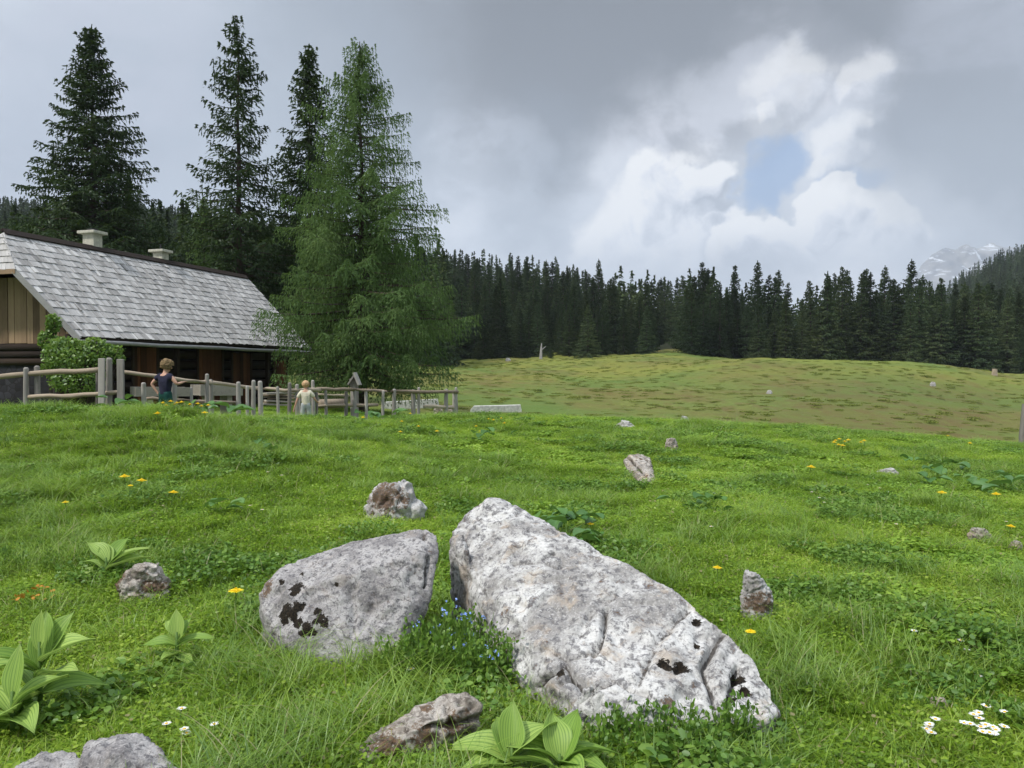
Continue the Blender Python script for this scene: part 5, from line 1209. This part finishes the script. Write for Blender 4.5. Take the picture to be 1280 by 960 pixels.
# herb clump between the boulders
def herb_clump(px, Y, n, h, spread, label, seed, flowers=0):
    r = random.Random(seed); g3 = np.random.default_rng(seed); p0 = gpt(px, Y); root = empty('flowering_herb', p0); mb = MB(seed); P = []; FP = []
    for i in range(n):
        a = r.uniform(0, 6.28); R = spread * math.sqrt(r.random()); b = Vector((R * math.cos(a), R * math.sin(a) * .6, 0)); H = h * r.uniform(.55, 1.1); t = b + Vector((r.uniform(-.3, .3) * H, r.uniform(-.3, .3) * H, H))
        mb.tube([b - Z * .03, b.lerp(t, .5) + Z * .01, t], [.003, .0025, .001], 4)
        for k in range(24): s = r.uniform(.1, 1); q = b.lerp(t, s); P.append((q + Vector((r.gauss(0, .018), r.gauss(0, .018), 0)))[:])
        if i < flowers: FP += [(t + Vector((r.gauss(0, .02), r.gauss(0, .02), r.uniform(-.02, .015)))) for _ in range(3)]
    mb.build('stem', M['stem'], root); P = np.array(P); V, Fq, A = leaflets(g3, len(P), 0, (0, 0), .0088, .2); V = V.reshape(-1, 6, 3); c = V.mean(1, keepdims=True); V = ((V - c) * np.array([1, 1, 1.6]) + c).reshape(-1, 3)
    link('leaves', np_mesh('leaves', V + np.repeat(P, 6, 0), Fq, {'v': A}, mats=[M['herb']]), root)
    if FP:
        P = np.array([p[:] for p in FP]); V, Fq, A = leaflets(g3, len(P) * 4, 0, (0, 0), .0062, .3); V = V + np.repeat(np.repeat(P, 4, 0) + g3.normal(0, .004, (len(P) * 4, 3)), 6, 0)
        link('flowers', np_mesh('flowers', V, Fq, {'v': A}, mats=[M['blue']]), root)
    return tag(root, label, 'plant')
herb_clump(572, 3.85, 90, .30, .19, 'leafy herb with tiny pale blue flowers growing between the two boulders', 3, 14)
herb_clump(535, 3.68, 80, .23, .20, 'low leafy herb at the foot of the speckled boulder', 4)
herb_clump(608, 3.6, 50, .24, .12, 'slender grassy herb against the left side of the large slab', 6, 3)
herb_clump(915, 3.0, 16, .22, .07, 'thin dark stems in front of the right end of the large slab', 5)
herb_clump(820, 2.95, 60, .11, .26, 'low dark leafy herb along the foot of the large slab', 7)
herb_clump(1010, 4.7, 26, .1, .2, 'low herb right of the small upright rusty rock', 8)
herb_clump(60, 5.4, 50, .14, .4, 'dark leafy weeds in the long grass at the left edge', 9)

# ------------------------------------------------------------------ flowers
def petals(n, r_in, r_out, wd, lift, layers=1, seed=1):
    r = random.Random(seed); V = []; Fq = []
    for l in range(layers):
        for k in range(n):
            a = (k + l * .5 + r.uniform(-.2, .2)) * 6.283 / n; ro_ = r_out * (1 - .28 * l) * r.uniform(.9, 1.08); c, s = math.cos(a), math.sin(a); z0, z1 = .002 * l, lift * (1 + l * .9) * r.uniform(.6, 1.2); i = len(V)
            for (rr_, w_, z) in ((r_in, wd * .35, z0), (ro_ * .65, wd * .5, z1 * .9), (ro_, wd * .3, z1 * .8)):
                V += [(c * rr_ - s * w_, s * rr_ + c * w_, z), (c * rr_ + s * w_, s * rr_ - c * w_, z)]
            Fq += [(i, i + 1, i + 3, i + 2), (i + 2, i + 3, i + 5, i + 4)]
    return np.array(V), np.array(Fq)
def flower_proto(name, h, pet, pmat, cen_r, cmat):
    root = empty(name); mb = MB(4); mb.tube([(0, 0, -.03), (.004, .002, h * .5), (0, 0, h)], [.0018, .0016, .0014], 5, .5); mb.build('stem', M['stem'], root)
    V, Fq = pet; V = V.copy(); V[:, 2] += h; link('petals', np_mesh('petals', V, Fq, mats=[pmat]), root)
    bm = bmesh.new(); bmesh.ops.create_icosphere(bm, subdivisions=2, radius=cen_r, matrix=Matrix.Translation((0, 0, h + cen_r * .15)) @ Matrix.Diagonal((1, 1, .6, 1))); me = bpy.data.meshes.new('centre'); bm.to_mesh(me); bm.free(); link('centre', me, root, cmat)
    return root
dand = flower_proto('dandelion', 1.0, petals(22, .004, .021, .0048, .0028, 4), M['yellow'], .007, M['yellow'])
daisy = flower_proto('daisy', 1.0, petals(16, .003, .0115, .0034, .002, 1), M['white'], .0038, M['orange'])
# unit stems: the stem mesh is scaled by keeping the head at its own height
def set_h(root, h, data=None):
    for ch in root.children:
        if ch.name.startswith('stem'): ch.scale = (1, 1, h)
        else: ch.location.z = h - 1.0
fl_used = set(); rfl = random.Random(9)
def flower(src, px, py, Y, label, group, s=1.0, h=None):
    key = src.name; o = src if key not in fl_used else copy_tree(src); fl_used.add(key)
    hd = at(px, py, Y); gz_ = tz(hd.x, hd.y); h = hd.z - gz_
    if h < .02: h = .02
    o.location = (hd.x, hd.y, gz_); o.scale = (s, s, s); o.rotation_euler = (rfl.uniform(-.25, .15) if h > .3 else rfl.uniform(-.1, .1), rfl.uniform(-.08, .08), rfl.uniform(0, 6.28)); set_h(o, h / s)
    o.rotation_euler[0] = o.rotation_euler[0] * .3
    tag(o, label, 'flower', group)
DG, SG_ = 'yellow dandelions in the meadow', 'small white daisies in the grass'
for px, py, s, lab in [(156, 596, 1.25, 'leftmost dandelion of the three open ones on the left slope'), (175, 601, 1.15, 'middle dandelion of the three open ones on the left slope'), (215, 616, 1.1, 'right dandelion of the three open ones on the left slope'),
                       (162, 607, .6, 'small half-closed dandelion under the two on the left slope'), (295, 739, 1.05, 'single dandelion at the left end of the speckled boulder'),
                       (83, 628, .7, 'small yellow flower above the hellebore on the left slope'), (198, 517, 1.3, 'dandelion lowest of those in front of the boy'),
                       (939, 790, .7, 'single small dandelion below the rusty upright rock'), (896, 710, .8, 'single small dandelion above the right part of the large slab'), (738, 655, .8, 'dandelion beside the round leaves behind the large slab'),
                       (1177, 616, 1.3, 'left of two dandelions on the right meadow'), (1246, 618, 1.3, 'right of two dandelions on the right meadow'), (1262, 658, 1., 'dandelion above the low mossy stones at right'), (1013, 584, 1.6, 'orange-yellow flower alone on the right meadow below the crest')]:
    flower(dand, px, py, Yg(px, py, .17 if px < 300 else .13), lab, DG, s * 1.9)
for px, py in [(203, 504), (213, 502), (222, 504), (228, 503), (238, 506), (247, 505), (251, 508), (259, 507), (256, 516), (207, 507), (218, 506)]:
    flower(dand, px, py, Yg(px, py, .2) if py > 508 else 10.8, 'dandelion in the row on the crest in front of the boy', 'dandelions on the crest in front of the boy', 2.1)
for px, py in [(494, 514), (513, 517), (502, 527), (523, 533), (546, 539), (500, 540), (454, 522), (595, 533), (611, 524), (617, 525), (631, 529), (602, 539), (627, 523)]:
    flower(dand, px, py, Yg(px, py, .18), 'yellow flower in the grass below the far fence stretch', 'yellow flowers below the far fence', 2.0)
for px, py in [(1045, 551), (1050, 549), (1055, 552), (1061, 550), (1048, 556), (1053, 557), (1043, 553), (1076, 553), (1080, 551), (1185, 545), (1212, 554)]:
    flower(dand, px, py, Yg(px, py, .18), 'yellow flower near the right crest of the meadow', 'yellow flowers near the right crest', 2.2)
for px, py in [(172, 855), (226, 886), (208, 905), (233, 916), (268, 905), (232, 911), (515, 836), (517, 822), (920, 940), (907, 935), (913, 948), (908, 942), (956, 934), (924, 945)]:
    flower(daisy, px, py, Yg(px, py, .08), 'small white daisy in the foreground grass', SG_, 1.6)
for i in range(20):
    px, py = [(1163, 905), (1158, 912), (1165, 916), (1160, 908), (1204, 903), (1217, 893), (1225, 898), (1232, 905), (1240, 908), (1245, 912), (1236, 915), (1228, 909), (1214, 905), (1256, 890), (1232, 882), (1254, 908), (1242, 916), (1222, 890), (1169, 899), (1228, 914)][i]
    flower(daisy, px, py, Yg(px, py, .09), 'small white daisy in the cluster at lower right by the pinkish stone', 'daisy cluster at lower right', 1.7)
for px, py in [(1142, 788), (1200, 800), (1207, 812), (1223, 845), (620, 810), (668, 776), (335, 590), (352, 594), (312, 632), (328, 637), (1015, 615), (1024, 622), (1030, 628), (1100, 610), (1066, 612), (1110, 615), (1258, 652), (890, 658), (600, 575), (1085, 606), (1040, 640), (1120, 655)]:
    flower(daisy, px, py, Yg(px, py, .08), 'tiny white daisy scattered in the meadow grass', 'scattered tiny daisies', 1.5)
# orange dead leaves on the left
ol = MB(8)
p0 = gpt(40, 4.6)
g4 = np.random.default_rng(2); V, Fq, A = leaflets(g4, 26, .14, (.03, .09), .016, .6); o = link('withered_plant', np_mesh('withered_plant', V, Fq, {'v': A}, mats=[M['rustleaf']])); o.location = p0; tag(o, 'withered orange leaved weed left of the peaked brown rock', 'plant')

scatter_grass()

# ------------------------------------------------------------------ people
def skin_obj(name, verts, edges, radii, mat, parent, sub=2, root=0):
    me = bpy.data.meshes.new(name); me.from_pydata([tuple(v) for v in verts], edges, []); o = bpy.data.objects.new('tmp', me); C.objects.link(o)
    md = o.modifiers.new('skin', 'SKIN'); md.use_smooth_shade = True; md.branch_smoothing = .3
    for i, r_ in enumerate(radii):
        sv = me.skin_vertices[0].data[i]; sv.radius = r_ if isinstance(r_, (tuple, list)) else (r_, r_); sv.use_root = (i == root)
    ss = o.modifiers.new('sub', 'SUBSURF'); ss.levels = sub; ss.render_levels = sub
    dg = bpy.context.evaluated_depsgraph_get(); m2 = bpy.data.meshes.new_from_object(o.evaluated_get(dg)); bpy.data.objects.remove(o); m2.materials.clear(); m2.materials.append(mat); m2.name = name
    m2.polygons.foreach_set('use_smooth', [True] * len(m2.polygons))
    return link(name, m2, parent)
M['skin'] = plain('skin', (.52, .30, .21), .6, .08, 30, .05)
M['hair_b'] = plain('curly_fair_brown_hair', (.20, .135, .065), .75, .6, 45, .8, .01)
M['hair_y'] = plain('short_blond_hair', (.46, .30, .16), .75, .3, 45, .5, .006)
M['navy'] = plain('navy_cotton', (.018, .018, .038), .9, .25, 14, .3, .01)
M['green'] = plain('dark_green_cloth', (.008, .055, .045), .9, .25, 14, .3, .01)
M['beige'] = plain('beige_cotton', (.60, .55, .42), .9, .18, 14, .3, .01)
M['pale'] = plain('pale_grey_cloth', (.36, .38, .38), .9, .25, 14, .3, .01)
M['shoe'] = plain('brown_shoe', (.06, .04, .03), .7)
M['eye'] = plain('eye', (.05, .03, .02), .3, .05)
def child(name_loc, rz, H, shirt, pants, hair_m, label, LH, RH, LE, RE, head_turn, head_tilt, curly, sleeve):
    """H height; LH/RH hands, LE/RE elbows in body coordinates (x right, y forward, z up) at H = 1.2"""
    s = H / 1.2; root = empty('person', name_loc, rz)
    sh = .115; hip = .06
    joints = {'pelvis': (0, 0, .60), 'waist': (0, .0, .70), 'chest': (0, .0, .85), 'neckb': (0, 0, .945), 'neck': (0, .008, .975), 'sl': (-sh, 0, .905), 'sr': (sh, 0, .905),
              'el': LE, 'er': RE, 'hl': LH, 'hr': RH, 'tl': (-hip, 0, .56), 'tr': (hip, 0, .56), 'kl': (-.075, .02, .31), 'kr': (.075, .03, .31), 'al': (-.08, -.01, .06), 'ar': (.08, 0, .06), 'fl': (-.085, .11, .03), 'fr': (.09, .12, .03)}
    R = {'pelvis': (.085, .07), 'waist': (.078, .062), 'chest': (.098, .07), 'neckb': (.042, .038), 'neck': .034, 'sl': .042, 'sr': .042, 'el': .027, 'er': .027, 'hl': .018, 'hr': .018, 'tl': .062, 'tr': .062, 'kl': .042, 'kr': .042, 'al': .028, 'ar': .028, 'fl': .024, 'fr': .024}
    names = list(joints); verts = [Vector(joints[n]) * s for n in names]; rads = [tuple(q * s for q in R[n]) if isinstance(R[n], tuple) else R[n] * s for n in names]
    E = [('pelvis', 'waist'), ('waist', 'chest'), ('chest', 'neckb'), ('neckb', 'neck'), ('chest', 'sl'), ('chest', 'sr'), ('sl', 'el'), ('sr', 'er'), ('el', 'hl'), ('er', 'hr'), ('pelvis', 'tl'), ('pelvis', 'tr'), ('tl', 'kl'), ('tr', 'kr'), ('kl', 'al'), ('kr', 'ar'), ('al', 'fl'), ('ar', 'fr')]
    edges = [(names.index(a), names.index(b)) for a, b in E]
    # head: a few vertices on the neck (skull, face, chin, nose, ears)
    HM = Matrix.Translation(Vector((0, .012, .978)) * s) @ Matrix.Rotation(head_turn, 4, 'Z') @ Matrix.Rotation(head_tilt, 4, 'X')
    hp = [((0, 0, .03), (.055, .06)), ((0, -.008, .095), (.078, .088)), ((0, -.005, .145), (.062, .07)), ((0, .062, .035), .026), ((0, .088, .075), .012), ((-.078, -.005, .075), .012), ((.078, -.005, .075), .012)]
    b0 = len(verts)
    for p, r_ in hp: verts.append(HM @ (Vector(p) * s)); rads.append(tuple(q * s for q in r_) if isinstance(r_, tuple) else r_ * s)
    edges += [(names.index('neck'), b0), (b0, b0 + 1), (b0 + 1, b0 + 2), (b0, b0 + 3), (b0 + 1, b0 + 4), (b0 + 1, b0 + 5), (b0 + 1, b0 + 6)]
    # hands: palm, four fingers and a thumb
    for hn_, en in (('hl', 'el'), ('hr', 'er')):
        h = Vector(joints[hn_]); d = (h - Vector(joints[en])).normalized(); sdv = d.cross(Z).normalized(); up_ = sdv.cross(d); hi = names.index(hn_); sg = -1 if hn_ == 'hl' else 1
        p = len(verts); verts.append((h + d * .035) * s); rads.append((.022 * s, .013 * s)); edges.append((hi, p))
        for k in range(4):
            o_ = sdv * (k - 1.5) * .013; ln = (.034, .040, .038, .029)[k]; q = len(verts)
            verts += [(h + d * .055 + o_) * s, (h + d * (.055 + ln * .55) + o_ * 1.15 - up_ * .004) * s, (h + d * (.055 + ln * .9) + o_ * 1.15 - up_ * .018) * s]; rads += [.0062 * s, .0055 * s, .0045 * s]; edges += [(p, q), (q, q + 1), (q + 1, q + 2)]
        q = len(verts); verts += [(h + d * .022 - sdv * sg * .024) * s, (h + d * .042 - sdv * sg * .036 - up_ * .005) * s]; rads += [.0075 * s, .006 * s]; edges += [(p, q), (q, q + 1)]
    skin_obj('body', verts, edges, rads, M['skin'], root, 2)
    # clothes: the same skeleton, a little wider
    def sub_skel(name, lst, ed, mat, grow, over={}):
        vs = []; rs = []
        for n in lst:
            if n in over: vs.append(Vector(over[n][0]) * s); r_ = over[n][1]
            else: vs.append(Vector(joints[n]) * s); r_ = R[n]
            rs.append(tuple((q + grow) * s for q in r_) if isinstance(r_, tuple) else (r_ + grow) * s)
        return skin_obj(name, vs, [(lst.index(a), lst.index(b)) for a, b in ed], rs, mat, root, 2)
    L_, Rr = Vector(joints['sl']), Vector(joints['sr']); t_ = sleeve
    over = {'sll': (L_.lerp(Vector(LE), t_)[:], .036), 'srr': (Rr.lerp(Vector(RE), t_)[:], .036), 'hem': ((0, 0, .585), (.098, .084)), 'col': ((0, .0, .962), (.068, .056))}
    over['chest'] = ((0, 0, .86), (.108, .088)); over['waist'] = ((0, 0, .71), (.094, .080)); over['sl'] = ((-.108, 0, .912), .054); over['sr'] = ((.108, 0, .912), .054); sub_skel('shirt', ['waist', 'hem', 'chest', 'col', 'sl', 'sr', 'sll', 'srr'], [('hem', 'waist'), ('waist', 'chest'), ('chest', 'col'), ('chest', 'sl'), ('chest', 'sr'), ('sl', 'sll'), ('sr', 'srr')], shirt, .012, over)
    over = {'pw': ((0, 0, .70), (.090, .074)), 'al2': ((-.08, -.01, .09), .04), 'ar2': ((.08, 0, .09), .04)}
    sub_skel('trousers', ['pelvis', 'pw', 'tl', 'tr', 'kl', 'kr', 'al2', 'ar2'], [('pelvis', 'pw'), ('pelvis', 'tl'), ('pelvis', 'tr'), ('tl', 'kl'), ('tr', 'kr'), ('kl', 'al2'), ('kr', 'ar2')], pants, .012, over)
    for n1, n2 in (('al', 'fl'), ('ar', 'fr')):
        skin_obj('shoe', [Vector(joints[n1]) * s - Z * .01, Vector(joints[n2]) * s, Vector(joints[n1]) * s + Z * .02], [(0, 1), (0, 2)], [.034 * s, .03 * s, .034 * s], M['shoe'], root, 2)
    # hair
    bm = bmesh.new(); bmesh.ops.create_icosphere(bm, subdivisions=5, radius=1)
    for v in bm.verts:
        p = v.co.copy(); nn = (mnoise.noise(p * (3.4 if curly else 2)) * (.20 if curly else .06) + mnoise.noise(p * 8) * (.20 if curly else .05) + mnoise.noise(p * 17) * (.10 if curly else .04)); k = 1.12 if curly else 1.03
        q = Vector((p.x * .088, p.y * .095, p.z * .088)) * (k - .05 + nn); q += Vector((0, -.012, .108))
        if q.y > .04 and q.z < .12: q.y = .04 + (q.y - .04) * .1
        if q.z < .03: q.z = .03 + (q.z - .03) * .3; q.x *= .86; q.y = q.y * .8 - .008
        v.co = HM @ (q * s)
    me = bpy.data.meshes.new('hair'); bm.to_mesh(me); bm.free(); me.polygons.foreach_set('use_smooth', [True] * len(me.polygons)); link('hair', me, root, hair_m)
    for sx in (-1, 1):
        bm = bmesh.new(); bmesh.ops.create_icosphere(bm, subdivisions=2, radius=.009 * s, matrix=Matrix.Translation(HM @ (Vector((sx * .03, .074, .088)) * s))); me = bpy.data.meshes.new('eye'); bm.to_mesh(me); bm.free(); link('eye', me, root, M['eye'])
    return tag(root, label, 'person')
yb = 13.40; pb = gpt(206.5, yb); Hb = at(209, 447, yb).z - pb.z
child(pb, rad(-22), Hb, M['navy'], M['green'], M['hair_b'], 'curly-haired boy in navy t-shirt and dark green trousers leaning on the rail',
      LH=(-.155, -.02, .64), RH=(.18, .20, .80), LE=(-.235, -.06, .77), RE=(.215, .03, .77), head_turn=rad(-25), head_tilt=rad(-18), curly=True, sleeve=.55)
yc = 16.7; pc = gpt(382, yc); Hc = at(383, 474, yc).z - pc.z
print('children', Hb, Hc)
child(pc, rad(10), Hc, M['beige'], M['pale'], M['hair_y'], 'small fair-haired child in beige t-shirt seen from behind at the gate',
      LH=(-.26, .02, .52), RH=(.24, .10, .68), LE=(-.20, .0, .70), RE=(.21, .02, .72), head_turn=rad(10), head_tilt=rad(-12), curly=False, sleeve=.75)

# ------------------------------------------------------------------ haze
def haze():
    lo, hi = Vector((-2600, -60, -140)), Vector((6200, 6600, 1150))
    bm = bmesh.new(); bmesh.ops.create_cube(bm, size=1, matrix=Matrix.Translation((lo + hi) / 2) @ Matrix.Diagonal((*(hi - lo), 1))); me = bpy.data.meshes.new('haze'); bm.to_mesh(me); bm.free()
    m, t = new_mat('air'); v = t.n('ShaderNodeVolumePrincipled', ins={'Color': (.86, .92, 1, 1), 'Density': .00014, 'Anisotropy': .2}); o_ = t.n('ShaderNodeOutputMaterial'); m.node_tree.links.new(v.outputs[0], o_.inputs['Volume'])
    me.materials.append(m); tag(link('haze', me), 'thin pale air over the valley', None, None, 'stuff')
if True: haze()
